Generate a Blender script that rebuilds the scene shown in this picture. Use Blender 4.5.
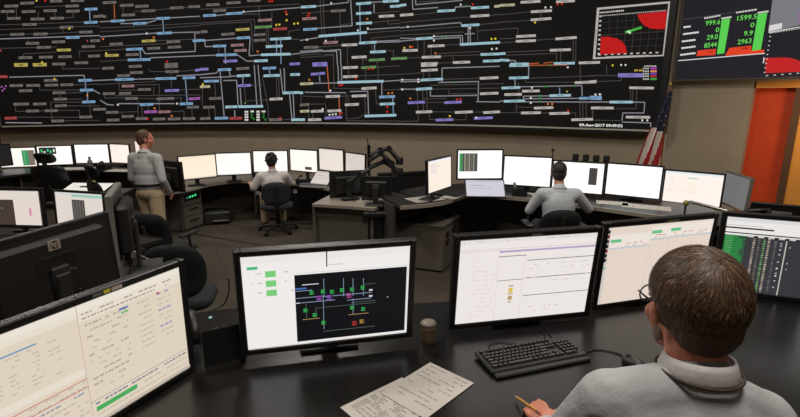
import bpy, bmesh, math, random
from mathutils import Vector, Matrix, Quaternion, Euler

for _o in list(bpy.data.objects): bpy.data.objects.remove(_o)
SC = bpy.context.scene
COL = SC.collection
R = math.radians
# ------------------------------------------------------------------ camera, light, exposure
FPX, PITCH, ROLL, CAMZ = 480.0, R(13.0), R(0.2), 2.10
CAM = Vector((0, 0, CAMZ))
_f = Vector((0, math.cos(PITCH), -math.sin(PITCH)))
_u0 = Vector((0, math.sin(PITCH), math.cos(PITCH)))
_r0 = Vector((1, 0, 0))
CR = _r0*math.cos(ROLL)+_u0*math.sin(ROLL)
CU = -_r0*math.sin(ROLL)+_u0*math.cos(ROLL)
CF = _f
cd = bpy.data.cameras.new('camera')
cam = bpy.data.objects.new('camera', cd)
COL.objects.link(cam)
m = Matrix((CR, CU, -CF)).transposed().to_4x4()
m.translation = CAM
cam.matrix_world = m
cd.sensor_fit = 'HORIZONTAL'; cd.sensor_width = 36.0; cd.lens = FPX/800*36.0
cd.clip_start = 0.05; cd.clip_end = 100
SC.camera = cam
vs = SC.view_settings
vs.view_transform = 'Standard'; vs.look = 'None'; vs.gamma = 1.0; vs.use_curve_mapping = False
vs.exposure = 0.0
w = bpy.data.worlds.new('world'); SC.world = w; w.use_nodes = True
w.node_tree.nodes['Background'].inputs[0].default_value = (0.30, 0.27, 0.23, 1)
w.node_tree.nodes['Background'].inputs[1].default_value = 0.02
CEIL = 5.6
def area(name, loc, size, energy, col=(1, .935, .85), target=None, spread=None):
    l = bpy.data.lights.new(name, 'AREA'); l.shape = 'RECTANGLE'
    l.size, l.size_y = size; l.energy = energy; l.color = col
    if spread: l.spread = R(spread)
    o = bpy.data.objects.new(name, l); COL.objects.link(o); o.location = loc
    if target is not None:
        o.rotation_euler = (Vector(target)-Vector(loc)).to_track_quat('-Z', 'Y').to_euler()
    return o
# rows of dim ceiling downlights
area('ceiling_lamp_light', (0.4, 0.2, CEIL-.12), (1.2, .6), 105)
area('ceiling_lamp_light', (-2.6, 3.4, CEIL-.12), (1.2, .6), 105)
area('ceiling_lamp_light', (2.4, 3.6, CEIL-.12), (1.2, .6), 115)
area('ceiling_lamp_light', (-6.2, 7.6, CEIL-.12), (1.2, .6), 84)
area('ceiling_lamp_light', (-1.4, 7.4, CEIL-.12), (1.2, .6), 88)

# ------------------------------------------------------------------ helpers
def ray(x, y):
    return (CF + CR*((x-400)/FPX) + CU*((208.5-y)/FPX))
def px(x, y, D):
    d = ray(x, y); return CAM + d*(D/d.y)
def pz(x, y, z):
    d = ray(x, y); return CAM + d*((z-CAMZ)/d.z)

def lin(c):
    return tuple(((v/255)/12.92 if v/255 <= .04045 else ((v/255+.055)/1.055)**2.4) for v in c)

MATS = {}
def mat(name, rgb, rough=.55, metal=0., var=.0, vscale=20., bump=0., bscale=60., spec=.5, stretch=None, coat=0.):
    if name in MATS: return MATS[name]
    m = bpy.data.materials.new(name); m.use_nodes = True
    nt = m.node_tree; b = nt.nodes['Principled BSDF']
    c = lin(rgb)
    b.inputs['Base Color'].default_value = (*c, 1)
    b.inputs['Roughness'].default_value = rough; b.inputs['Metallic'].default_value = metal
    b.inputs['Specular IOR Level'].default_value = spec
    b.inputs['Coat Weight'].default_value = coat
    tc = nt.nodes.new('ShaderNodeTexCoord')
    src = tc.outputs['Object']
    if stretch:
        mp = nt.nodes.new('ShaderNodeMapping'); mp.inputs['Scale'].default_value = stretch
        nt.links.new(src, mp.inputs['Vector']); src = mp.outputs['Vector']
    if var > 0:
        n = nt.nodes.new('ShaderNodeTexNoise'); n.inputs['Scale'].default_value = vscale; n.inputs['Detail'].default_value = 5
        nt.links.new(src, n.inputs['Vector'])
        r = nt.nodes.new('ShaderNodeValToRGB')
        r.color_ramp.elements[0].position = .3; r.color_ramp.elements[1].position = .7
        r.color_ramp.elements[0].color = (*[v*(1-var) for v in c], 1)
        r.color_ramp.elements[1].color = (*[min(1, v*(1+var)) for v in c], 1)
        nt.links.new(n.outputs['Fac'], r.inputs['Fac']); nt.links.new(r.outputs['Color'], b.inputs['Base Color'])
    if bump > 0:
        n = nt.nodes.new('ShaderNodeTexNoise'); n.inputs['Scale'].default_value = bscale; n.inputs['Detail'].default_value = 4
        nt.links.new(src, n.inputs['Vector'])
        bp = nt.nodes.new('ShaderNodeBump'); bp.inputs['Strength'].default_value = bump; bp.inputs['Distance'].default_value = .01
        nt.links.new(n.outputs['Fac'], bp.inputs['Height']); nt.links.new(bp.outputs['Normal'], b.inputs['Normal'])
    MATS[name] = m
    return m
def emat(name, strength):
    """self-lit display surface: colours come from the face colours of the picture shown"""
    if name in MATS: return MATS[name]
    m = bpy.data.materials.new(name); m.use_nodes = True
    nt = m.node_tree; b = nt.nodes['Principled BSDF']
    b.inputs['Base Color'].default_value = (.012, .012, .013, 1); b.inputs['Roughness'].default_value = .6; b.inputs['Specular IOR Level'].default_value = .15
    a = nt.nodes.new('ShaderNodeVertexColor'); a.layer_name = 'Col'
    nt.links.new(a.outputs['Color'], b.inputs['Emission Color'])
    b.inputs['Emission Strength'].default_value = strength
    MATS[name] = m
    return m
def cmat(name, rough=.6, bump=0):
    """printed / dyed surface: colours come from face colours"""
    if name in MATS: return MATS[name]
    m = bpy.data.materials.new(name); m.use_nodes = True
    nt = m.node_tree; b = nt.nodes['Principled BSDF']; b.inputs['Roughness'].default_value = rough
    a = nt.nodes.new('ShaderNodeVertexColor'); a.layer_name = 'Col'
    nt.links.new(a.outputs['Color'], b.inputs['Base Color'])
    MATS[name] = m
    return m

class MB:
    def __init__(s): s.v = []; s.f = []; s.c = []; s.col = (1, 1, 1); s.smooth = []
    def add(s, vs, fs, smooth=False):
        o = len(s.v); s.v += [tuple(p) for p in vs]
        for f in fs: s.f.append([i+o for i in f]); s.c.append(s.col); s.smooth.append(smooth)
        return s
    def box(s, c, size, rot=None, bev=0.):
        hx, hy, hz = size[0]/2, size[1]/2, size[2]/2
        M = rot.to_matrix() if isinstance(rot, (Euler, Quaternion)) else (rot if rot is not None else Matrix.Identity(3))
        c = Vector(c)
        if bev > 0:
            b = min(bev, hx*.9, hy*.9, hz*.9)
            vs = []; idx = {}
            for sx in (-1, 1):
                for sy in (-1, 1):
                    for sz in (-1, 1):
                        for a in range(3):
                            p = [sx*(hx-b), sy*(hy-b), sz*(hz-b)]
                            p[a] = (sx*hx, sy*hy, sz*hz)[a]
                            idx[(sx, sy, sz, a)] = len(vs); vs.append(c+M@Vector(p))
            fs = []
            for a in range(3):
                u, v = (a+1) % 3, (a+2) % 3
                for sg in (-1, 1):
                    q = []
                    for su, sv in ((-1, -1), (1, -1), (1, 1), (-1, 1)):
                        k = [0, 0, 0]; k[a] = sg; k[u] = su; k[v] = sv
                        q.append(idx[(*k, a)])
                    fs.append(q if sg > 0 else q[::-1])
                for su in (-1, 1):
                    for sv in (-1, 1):   # edge along axis a
                        k0 = [0, 0, 0]; k0[u] = su; k0[v] = sv; k0[a] = -1
                        k1 = list(k0); k1[a] = 1
                        q = [idx[(*k0, u)], idx[(*k0, v)], idx[(*k1, v)], idx[(*k1, u)]]
                        fs.append(q if su*sv > 0 else q[::-1])
            for sx in (-1, 1):
                for sy in (-1, 1):
                    for sz in (-1, 1):
                        q = [idx[(sx, sy, sz, a)] for a in range(3)]
                        fs.append(q if sx*sy*sz > 0 else q[::-1])
            return s.add(vs, fs)
        vs = [c+M@Vector((sx*hx, sy*hy, sz*hz)) for sz in (-1, 1) for sy in (-1, 1) for sx in (-1, 1)]
        return s.add(vs, [(0, 2, 3, 1), (4, 5, 7, 6), (0, 1, 5, 4), (2, 6, 7, 3), (0, 4, 6, 2), (1, 3, 7, 5)])
    def cyl(s, p0, p1, r0, r1=None, n=14, cap=True):
        r1 = r0 if r1 is None else r1
        p0 = Vector(p0); p1 = Vector(p1); d = (p1-p0)
        q = d.to_track_quat('Z', 'Y').to_matrix()
        a = []; b = []
        for i in range(n):
            t = 2*math.pi*i/n; e = q@Vector((math.cos(t), math.sin(t), 0))
            a.append(p0+e*r0); b.append(p1+e*r1)
        fs = [(i, (i+1) % n, n+(i+1) % n, n+i) for i in range(n)]
        s.add(a+b, fs, True)
        if cap: s.add(a, [tuple(range(n))[::-1]]); s.add(b, [tuple(range(n))])
        return s
    def tube(s, pts, r, n=8, closed=False):
        pts = [Vector(p) for p in pts]; L = len(pts); rings = []
        up = Vector((0, 0, 1))
        for i, p in enumerate(pts):
            if closed: d = pts[(i+1) % L]-pts[i-1]
            else: d = pts[min(i+1, L-1)]-pts[max(i-1, 0)]
            d.normalize()
            x = d.cross(up)
            if x.length < .05: x = d.cross(Vector((0, 1, 0)))
            x.normalize(); y = x.cross(d)
            rr = r[i] if isinstance(r, (list, tuple)) else r
            rings.append([p+(x*math.cos(2*math.pi*k/n)+y*math.sin(2*math.pi*k/n))*rr for k in range(n)])
        vs = [v for rg in rings for v in rg]; fs = []
        for i in range(L if closed else L-1):
            j = (i+1) % L
            for k in range(n): fs.append((i*n+k, i*n+(k+1) % n, j*n+(k+1) % n, j*n+k))
        s.add(vs, fs, True)
        if not closed: s.add(rings[0], [tuple(range(n))]); s.add(rings[-1], [tuple(range(n))[::-1]])
        return s
    def lathe(s, prof, c=(0, 0, 0), n=24):
        c = Vector(c); vs = []; L = len(prof)
        for (r, z) in prof:
            for k in range(n):
                t = 2*math.pi*k/n; vs.append(c+Vector((r*math.cos(t), r*math.sin(t), z)))
        fs = [(i*n+k, i*n+(k+1) % n, (i+1)*n+(k+1) % n, (i+1)*n+k) for i in range(L-1) for k in range(n)]
        return s.add(vs, fs, True)
    def prism(s, poly, z0, z1, M=None):
        """poly: list of (x,y) counter-clockwise"""
        n = len(poly); f = (lambda p: M@Vector(p)) if M else (lambda p: Vector(p))
        a = [f((x, y, z0)) for x, y in poly]; b = [f((x, y, z1)) for x, y in poly]
        s.add(a+b, [tuple(range(n))[::-1], tuple(range(n, 2*n))]+[(i, (i+1) % n, n+(i+1) % n, n+i) for i in range(n)])
        return s
    def ball(s, c, r, n=12, mrot=None):
        c = Vector(c); r = (r, r, r) if isinstance(r, (int, float)) else r
        vs = []; h = n//2
        M = mrot or Matrix.Identity(3)
        for i in range(1, h):
            a = math.pi*i/h
            for k in range(n):
                t = 2*math.pi*k/n
                vs.append(c+M@Vector((r[0]*math.sin(a)*math.cos(t), r[1]*math.sin(a)*math.sin(t), r[2]*math.cos(a))))
        top = len(vs); vs.append(c+M@Vector((0, 0, r[2]))); vs.append(c-M@Vector((0, 0, r[2])))
        fs = []
        for i in range(h-2):
            for k in range(n): fs.append((i*n+k, (i+1)*n+k, (i+1)*n+(k+1) % n, i*n+(k+1) % n))
        for k in range(n):
            fs.append((top, k, (k+1) % n)); fs.append((top+1, (h-2)*n+(k+1) % n, (h-2)*n+k))
        return s.add(vs, fs, True)
    def mesh(s, name):
        me = bpy.data.meshes.new(name); me.from_pydata(s.v, [], s.f)
        a = me.color_attributes.new('Col', 'FLOAT_COLOR', 'CORNER')
        buf = []
        for f, c in zip(s.f, s.c): buf += [c[0], c[1], c[2], 1.0]*len(f)
        a.data.foreach_set('color', buf)
        me.polygons.foreach_set('use_smooth', s.smooth)
        me.update(); return me
    def build(s, name, material, parent=None, loc=None, rotz=None, label=None):
        me = s.mesh(name); me.materials.append(material)
        o = bpy.data.objects.new(name, me); COL.objects.link(o)
        if parent is not None: o.parent = parent
        if loc is not None: o.location = loc
        if rotz is not None: o.rotation_euler = (0, 0, rotz)
        if label: o['label'] = label
        return o
def tag(o, label, cat, group=None):
    o['label'] = label; o['category'] = cat
    if group: o['group'] = group
    return o
def thing(name, label, cat, loc=(0, 0, 0), rotz=0, group=None):
    o = bpy.data.objects.new(name, None); COL.objects.link(o)
    o.empty_display_size = .1; o.location = loc; o.rotation_euler = (0, 0, rotz)
    return tag(o, label, cat, group)
def struct(o, label=None):
    o['kind'] = 'structure'
    if label: o['label'] = label
    return o
def text_mb(txt, size, fn, col, mb=None, align='LEFT', width=None, bold=0.):
    """flat lettering: default font outlines, each vertex (x right, y up) placed by fn"""
    cu = bpy.data.curves.new('lettering', 'FONT'); cu.body = txt; cu.size = size; cu.align_x = align; cu.resolution_u = 2
    cu.offset = bold
    o = bpy.data.objects.new('lettering', cu); COL.objects.link(o)
    dg = bpy.context.evaluated_depsgraph_get(); me = bpy.data.meshes.new_from_object(o.evaluated_get(dg))
    sx = 1.
    if width:
        xs = [v.co.x for v in me.vertices]; sx = width/(max(xs)-min(xs))
    mb = mb or MB(); mb.col = lin(col)
    mb.add([fn(v.co.x*sx, v.co.y) for v in me.vertices], [tuple(p.vertices) for p in me.polygons])
    bpy.data.objects.remove(o); bpy.data.curves.remove(cu); bpy.data.meshes.remove(me)
    return mb
def remeshed(mb, voxel, smooth=6, factor=.6, dec=None):
    """fuse overlapping solids into one continuous skin"""
    me = mb.mesh('tmp'); o = bpy.data.objects.new('tmp', me); COL.objects.link(o)
    r = o.modifiers.new('r', 'REMESH'); r.mode = 'VOXEL'; r.voxel_size = voxel; r.use_smooth_shade = True
    s = o.modifiers.new('s', 'SMOOTH'); s.iterations = smooth; s.factor = factor
    dg = bpy.context.evaluated_depsgraph_get()
    out = bpy.data.meshes.new_from_object(o.evaluated_get(dg))
    bpy.data.objects.remove(o); bpy.data.meshes.remove(me)
    return out
def blob(name, mb, voxel, material, parent=None, smooth=6, label=None, factor=.6):
    me = remeshed(mb, voxel, smooth, factor); me.materials.clear(); me.materials.append(material); me.name = name
    me.polygons.foreach_set('use_smooth', [True]*len(me.polygons))
    o = bpy.data.objects.new(name, me); COL.objects.link(o)
    if parent is not None: o.parent = parent
    if label: o['label'] = label
    return o
def copy_tree(o, parent=None):
    c = o.copy(); COL.objects.link(c); c.parent = parent
    for ch in [x for x in o.children]: copy_tree(ch, c)
    return c

# ------------------------------------------------------------------ materials
BLACK = mat('black_plastic', (27, 26, 26), .45, var=.12, vscale=8, bump=.05, bscale=300)
BEZEL = mat('bezel_plastic', (26, 25, 26), .38, var=.1, vscale=6)
GREYBEZ = mat('grey_bezel_plastic', (112, 108, 100), .45, var=.06)
DARKPL = mat('charcoal_plastic', (40, 39, 38), .5, var=.1)
METAL = mat('brushed_steel', (150, 148, 144), .35, .9, var=.05)
DARKMETAL = mat('dark_metal', (48, 46, 45), .4, .8, var=.08)
FABRIC = mat('black_fabric', (30, 29, 30), .9, var=.2, vscale=90, bump=.35, bscale=400)
BLUEFAB = mat('blue_black_fabric', (44, 45, 56), .9, var=.15, vscale=90, bump=.35, bscale=400)
TEALFAB = mat('dark_teal_fabric', (22, 29, 29), .85, var=.15, vscale=90, bump=.3, bscale=400)
LEATHER = mat('black_leather', (26, 25, 26), .42, var=.12, bump=.25, bscale=120)
LAMINATE = mat('grey_laminate', (98, 92, 84), .55, var=.1, vscale=30)
CABGREY = mat('cabinet_grey', (104, 96, 88), .55, var=.07, vscale=14)
DESKTOP = mat('black_worktop', (28, 26, 25), .25, var=.12, vscale=25, bump=.03, bscale=500)
DESKDARK = mat('dark_worktop', (38, 35, 33), .42, var=.1, vscale=25)
DESKEDGE = mat('pale_worktop', (148, 138, 126), .4, var=.06, vscale=25)
PANEL = mat('console_panel', (70, 65, 60), .6, var=.09, vscale=14)
PAPER = mat('paper_white', (190, 184, 175), .8, var=.02, vscale=60)
SCREEN = emat('lit_screen', .9)
SCREENB = emat('bright_lit_screen', 1.12)
WALLSCREEN = emat('wall_screen_picture', .8)
PRINT = cmat('printed_surface', .7)
SKIN = mat('skin', (196, 142, 116), .5, var=.08, vscale=30, bump=.08, bscale=200)
SKINRED = mat('ruddy_skin', (200, 128, 104), .5, var=.1, vscale=25, bump=.1, bscale=200)
# ------------------------------------------------------------------ the room
PLAT = 0.40
# video wall follows an arc through three plan points
def circ(a, b, c):
    ax, ay = a; bx, by = b; cx, cy = c
    d = 2*(ax*(by-cy)+bx*(cy-ay)+cx*(ay-by))
    ux = ((ax*ax+ay*ay)*(by-cy)+(bx*bx+by*by)*(cy-ay)+(cx*cx+cy*cy)*(ay-by))/d
    uy = ((ax*ax+ay*ay)*(cx-bx)+(bx*bx+by*by)*(ax-cx)+(cx*cx+cy*cy)*(bx-ax))/d
    return ux, uy, math.hypot(ax-ux, ay-uy)
WCX, WCY, WR = circ((-8.9, 10.7), (-2.29, 11.0), (4.41, 8.3))
def wall_hit(x, y, off=0.):
    """where the sight line of a photo pixel meets the video wall (off = metres in front of it)"""
    d = ray(x, y); rr = WR-off
    ox, oy = -WCX, -WCY
    a = d.x*d.x+d.y*d.y; b = ox*d.x+oy*d.y; c = ox*ox+oy*oy-rr*rr
    t = (-b+math.sqrt(b*b-a*c))/a
    return CAM+d*t
def arc_pt(ang, off=0., z=0.):
    return Vector((WCX+(WR-off)*math.sin(ang), WCY+(WR-off)*math.cos(ang), z))
def arc_ang(p): return math.atan2(p.x-WCX, p.y-WCY)
pr = wall_hit(655, 129.5); AR = arc_ang(pr)
AL = arc_ang(wall_hit(2, 126.3))
AEND = AR+.010
# lower edge of the picture
bot = [(2, 126.0), (100, 124.0), (200, 122.6), (300, 122.4), (400, 123.3), (500, 125.3), (600, 128.3), (655, 130)]
botz = [(arc_ang(wall_hit(*q)), wall_hit(*q).z) for q in bot]
def zbot(a):
    if a <= botz[0][0]: return botz[0][1]
    for (a0, z0), (a1, z1) in zip(botz, botz[1:]):
        if a <= a1: return z0+(z1-z0)*(a-a0)/(a1-a0)
    return botz[-1][1]
WTOP = 5.05
# floor, platform, ceiling
WALLM = mat('beige_plaster', (166, 151, 131), .85, var=.05, vscale=3, bump=.12, bscale=90)
FLOORM = mat('brown_carpet', (68, 60, 50), .95, var=.14, vscale=40, bump=.5, bscale=350)
CEILM = mat('dark_ceiling', (120, 116, 110), .9, var=.05)
fl = MB(); fl.box((-1.5, 4.6, -.05), (21, 17.4, .1)); struct(fl.build('floor', FLOORM), 'dark brown carpet floor of the lower tier')
pf = MB(); pf.prism([(-4.2, -3.6), (6.5, -3.6), (6.5, 2.62), (2.0, 2.62), (-.5, 2.42), (-1.6, 2.95), (-4.2, 2.95)], 0, PLAT)
struct(pf.build('floor_platform', FLOORM), 'raised carpeted platform under the nearest console')
cl = MB(); cl.box((-1.5, 4.6, CEIL+.05), (21, 17.4, .1)); struct(cl.build('ceiling', CEILM))
# back wall behind the video wall: same arc, a little deeper
bw = MB(); N = 60; A0 = -.85
vs = []; 
for i in range(N+1):
    a = A0+(AEND-A0)*i/N
    for off, z in ((-.22, 0), (-.22, CEIL), (-.34, 0), (-.34, CEIL)): vs.append(arc_pt(a, off, z))
fs = []
for i in range(N):
    o = i*4; fs += [(o, o+1, o+5, o+4), (o+2, o+6, o+7, o+3), (o+1, o+3, o+7, o+5)]
bw.add(vs, fs); struct(bw.build('wall_back', WALLM), 'curved beige wall below the video wall')
# right wall with a doorway
S0 = arc_pt(AEND, -.22); DIRR = Vector((math.sin(R(35)), -math.cos(R(35)), 0)); NR = Vector((-DIRR.y, DIRR.x, 0))  # NR: away from the room
if NR.x < 0: NR = -NR
def rw(s, n, z): return S0+DIRR*s+NR*n+Vector((0, 0, z))
def s_at(x, y, n=0.):
    d = ray(x, y); A = S0+NR*n
    # solve CAM + t d = A + s DIRR  in plan
    det = d.x*(-DIRR.y)+DIRR.x*d.y
    t = (A.x*(-DIRR.y)+DIRR.x*A.y)/det
    p = CAM+d*t
    return (p-A).dot(DIRR), p.z
sD0, zh = s_at(752, 88.5)
sD0 = (sD0+s_at(738, 190)[0])/2
sD1 = (s_at(793, 95)[0]+s_at(781, 190)[0])/2
DH = s_at(770, 88.0)[1]
def slab(mb, s0, s1, n0, n1, z0, z1):
    vs = [rw(s, n, z) for z in (z0, z1) for n in (n0, n1) for s in (s0, s1)]
    mb.add(vs, [(0, 2, 3, 1), (4, 5, 7, 6), (0, 1, 5, 4), (2, 6, 7, 3), (0, 4, 6, 2), (1, 3, 7, 5)])
wr = MB(); slab(wr, 0, sD0, 0, .14, 0, CEIL); slab(wr, sD0, 9.0, 0, .14, DH+.10, CEIL); slab(wr, sD1+.22, 9.0, 0.02, .14, 0, DH+.10)
struct(wr.build('wall_right', WALLM), 'beige wall beside the flag')
OR = mat('orange_paint', (214, 70, 18), .6, var=.06, vscale=4, bump=.04)
YL = mat('yellow_orange_paint', (236, 158, 66), .6, var=.04, vscale=4)
BRN = mat('brown_door_frame', (96, 66, 44), .5, var=.12, vscale=12, stretch=(1, 1, .1))
d1 = MB(); slab(d1, sD0-.02, sD1+.01, .10, .14, .0, DH)
dr = struct(d1.build('door_1', OR), 'orange painted door under the yellow lintel')
hb = MB(); slab(hb, sD0+.03, sD1+.25, -.005, .12, DH, DH+.10); struct(hb.build('trim_1', YL), 'yellow lintel over the orange door')
fr = MB(); slab(fr, sD1, sD1+.09, -.03, .14, 0, DH); struct(fr.build('trim_2', BRN), 'brown upright frame beside the orange door')
yw = MB(); slab(yw, sD1+.09, 4.0, .0, .02, 0, DH); struct(yw.build('wall_yellow', YL), 'yellow orange painted wall next to the door')

area('doorway_lamp_light', rw(sD1+.9, -.75, 2.25), (.3, .3), 5, (1, .78, .5), target=rw(sD1-.1, .1, 1.5), spread=120)
# remaining shell
wl = MB(); wl.box((-11.0, 3.5, CEIL/2), (.2, 15.6, CEIL)); struct(wl.build('wall_left', WALLM), 'plain beige side wall')
wf = MB(); wf.box((-1.5, -4.2, CEIL/2), (19.2, .2, CEIL)); struct(wf.build('wall_front', WALLM), 'plain beige wall facing the video wall')
we = MB(); we.box((8.4, -1, CEIL/2), (.2, 6.4, CEIL)); struct(we.build('wall_side', WALLM), 'plain beige wall beyond the doorway')
for i, (x, y, wh) in enumerate(((.4, .2, 'nearest console'), (-2.6, 3.4, 'two tilted table screens'), (2.4, 3.6, 'diagram console'), (-6.2, 7.6, 'far desk with the bottle'), (-1.4, 7.4, 'curly haired operator'))):
    t = thing('ceiling_light', 'recessed rectangular ceiling light above the '+wh, 'ceiling light', (x, y, CEIL), 0, 'recessed ceiling lights')
    b = MB()
    for sx in (-1, 1): b.box((sx*.64, 0, -.03), (.05, .74, .06)); b.box((0, sx*.345, -.03), (1.28, .05, .06))
    b.build('frame', METAL, t); b = MB(); b.box((0, 0, -.012), (1.24, .66, .01)); b.build('diffuser', PAPER, t)
# floor seam
sm = MB(); p0, p1 = pz(192, 233.5, .004), pz(262, 245, .004)
q = (p1-p0).normalized(); n_ = Vector((-q.y, q.x, 0))*.025
sm.add([p0-n_, p1-n_, p1+n_, p0+n_], [(0, 1, 2, 3)]); struct(sm.build('trim_3', DARKPL), 'dark cable cover strip on the floor')

# ------------------------------------------------------------------ the video wall
VW = thing('video_wall', 'huge curved video wall showing a power grid diagram on black', 'video wall', arc_pt((AL+AR)/2, 0, 0))
def vwb(mb, name, material, label=None):
    off = VW.location; mb.v = [tuple(Vector(v)-off) for v in mb.v]
    return mb.build(name, material, VW, label=label)
sc = MB(); sc.col = (.0025, .0023, .0023); vs = []; NS = 90
for i in range(NS+1):
    a = AL+(AR-AL)*i/NS
    vs += [arc_pt(a, 0, zbot(a)), arc_pt(a, 0, WTOP)]
sc.add(vs, [(2*i, 2*i+1, 2*i+3, 2*i+2) for i in range(NS)], True)
vwscreen = emat('wall_screen_black', 1.0)
vwscreen.node_tree.nodes['Principled BSDF'].inputs['Base Color'].default_value = (.010, .0092, .0083, 1)
vwb(sc, 'screen', vwscreen)
def arcbar(a0, a1, off0, off1, zf0, zf1, n=60):
    mb = MB(); vs = []
    for i in range(n+1):
        a = a0+(a1-a0)*i/n
        for o, zf in ((off0, zf0), (off1, zf0), (off1, zf1), (off0, zf1)): vs.append(arc_pt(a, o, zf(a)))
    fs = []
    for i in range(n):
        o = i*4
        for k in range(4): fs.append((o+k, o+(k+1) % 4, o+4+(k+1) % 4, o+4+k))
    fs += [(0, 1, 2, 3), (4*n+3, 4*n+2, 4*n+1, 4*n)]
    mb.add(vs, fs); return mb
ALU = mat('grey_aluminium', (200, 195, 186), .5, 0, var=.05)
vwb(arcbar(AL, AR, -.02, .018, lambda a: zbot(a)-.028, zbot), 'lower_rail', ALU)
vwb(arcbar(AL-.003, AR+.003, -.22, .03, lambda a: zbot(a)-.085, lambda a: zbot(a)-.030), 'lower_frame', BEZEL)
vwb(arcbar(AR, AR+.006, -.2, .03, zbot, lambda a: WTOP, 4), 'side_frame', BEZEL)
vwb(arcbar(AL-.006, AL, -.2, .03, zbot, lambda a: WTOP, 4), 'side_frame', GREYBEZ)
vwb(arcbar(AL, AR, -.2, .03, lambda a: WTOP, lambda a: WTOP+.06), 'upper_frame', BEZEL)

CC = {'g': (116, 110, 106), 'w': (196, 190, 184), 'b': (128, 170, 206), 'c': (166, 204, 216), 'y': (186, 172, 88), 'v': (140, 128, 205),  # dim grey bars at left hold the screen's viewing-angle falloff as colour
      'm': (170, 96, 176), 'r': (176, 72, 70), 'k': (158, 122, 122), 'n': (104, 150, 92), 'o': (190, 96, 52), 'e': (190, 186, 150),
      'R': (235, 40, 34), 'Y': (240, 220, 60), 'G': (40, 150, 60), 'W': (235, 232, 226), 'O': (230, 130, 50), 'l': (78, 74, 72), 'L': (146, 146, 154), 'T': (60, 56, 54), 'B': (126, 150, 176)}
DIA = MB()
def seg_px(x0, y0, x1, y1, th, col, off, mb=None):
    """a flat bar on the wall between two photo points, th photo pixels thick"""
    mb = mb or DIA
    dx, dy = x1-x0, y1-y0; L = math.hypot(dx, dy) or 1
    nx, ny = -dy/L*th/2, dx/L*th/2
    n = max(1, int(L/25)); mb.col = lin(col) if isinstance(col, tuple) else lin(CC[col])
    for i in range(n):
        xa, ya, xb, yb = x0+dx*i/n, y0+dy*i/n, x0+dx*(i+1)/n, y0+dy*(i+1)/n
        P = [wall_hit(xa+nx, ya+ny, off), wall_hit(xb+nx, yb+ny, off), wall_hit(xb-nx, yb-ny, off), wall_hit(xa-nx, ya-ny, off)]
        if min(p.z-zbot(arc_ang(p)) for p in P) < 0 or max(arc_ang(p) for p in P) > AR or min(arc_ang(p) for p in P) < AL: continue
        mb.add(P, [(0, 1, 2, 3)])
ZS = 6.42
REG = {}
REG[(0, 0)] = dict(L="g130,22,220,18 g28,40,118,37 g5,74,92,72 g45,119,132,117 g140,76,228,72 g196,123,285,121 g145,158,236,156 g280,70,365,67 g322,118,410,116 g420,40,506,37 g425,73,512,70 g320,8,400,6 g455,5,540,3 b543,60,626,57 b540,146,626,142 g600,106,642,104 g383,176,470,173 g508,207,595,204 g66,222,156,219 g215,220,305,217 b422,242,510,239 g165,279,252,277 g333,270,418,267 g580,262,642,260 g236,305,326,303 y365,322,455,320 g525,300,610,298 g120,371,207,369 g250,368,338,366 g374,365,460,363 g566,361,642,358 g478,404,566,402 y90,414,178,412 y210,414,300,412 g335,412,420,410",
 N="l0,160,642,138 l0,190,385,178 l470,172,642,168 L0,250,642,228 l0,225,66,222 l156,219,215,218 l305,217,508,205 l220,45,420,38 l155,345,360,335 l150,345,150,365 l500,330,642,325 l510,330,510,365 l105,45,105,110 l245,75,245,120 B575,62,578,142 l45,80,48,115 l350,75,355,115 l470,75,470,112 l410,115,470,112 l405,180,405,210 l180,255,180,275 l0,310,236,305 l326,303,365,300",
 D="R290,5 Y235,4 Y445,184 Y270,400 r560,262 r5,325")
REG[(100, 0)] = dict(L="g18,18,105,14 g128,36,215,32 g226,42,312,38 g268,71,355,67 g138,98,225,94 g450,52,535,48 g568,44,642,41 b70,136,158,132 b212,152,298,148 b362,119,447,116 g0,100,38,108 b366,215,460,210 g605,210,642,208 y268,265,356,260 g62,284,146,280 g428,270,514,266 b595,262,642,260 g435,304,520,300 b168,318,274,313 g305,312,386,308 y32,357,120,354 g165,352,250,349 b178,385,325,381 g415,414,500,411",
 N="L158,130,642,104 L0,236,366,212 L460,210,605,206 l0,180,642,148 l0,205,642,165 L130,152,212,150 L298,148,360,130 L0,140,70,136 B402,120,408,205 o90,30,95,120 l148,38,150,90 l215,75,642,40 l355,262,642,250 l0,325,168,316 L274,318,290,345 L290,345,612,330 L612,330,608,215 L325,371,642,358 B258,318,262,380 l0,395,178,384 l0,300,435,280",
 D="W300,215 Y40,342 O20,250 R430,395 O345,240")
REG[(200, 0)] = dict(L="g40,32,125,28 g170,20,260,15 g302,4,388,2 g84,70,168,65 b20,101,104,97 b168,89,272,83 k372,132,460,126 n350,176,462,170 y230,192,318,186 r470,188,558,182 g137,222,222,216 b237,245,322,240 g345,225,418,220 g345,260,420,256 b0,258,32,260 b85,297,168,294 k198,292,280,287 c422,300,530,295 c450,252,585,245 b104,354,237,350 c392,352,580,347 k220,326,300,322 v150,394,240,390 c348,392,435,388 g5,205,48,202 v575,412,642,408",
 N="L272,78,642,48 L104,100,168,92 L32,260,237,245 L0,358,104,354 L580,350,642,342 L237,350,300,392 L300,392,348,392 L322,245,315,355 L315,358,392,352 l0,148,350,125 l350,125,352,210 l0,158,325,140 l328,140,340,330 l270,92,380,90 l380,35,382,130 l0,60,642,25 l462,75,460,180 l425,180,428,290 l440,180,440,290 B490,255,492,340 B518,255,520,410 L30,262,35,300 L35,300,85,297 L160,300,165,410 l120,300,120,350 l570,200,642,190 l570,200,565,240 l585,250,642,255 l280,290,280,325",
 D="R445,8 R463,8 R550,75 O556,92 Y556,130 Y490,160 Y510,158 Y605,152 Y628,150 W280,75 O370,330")
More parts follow.
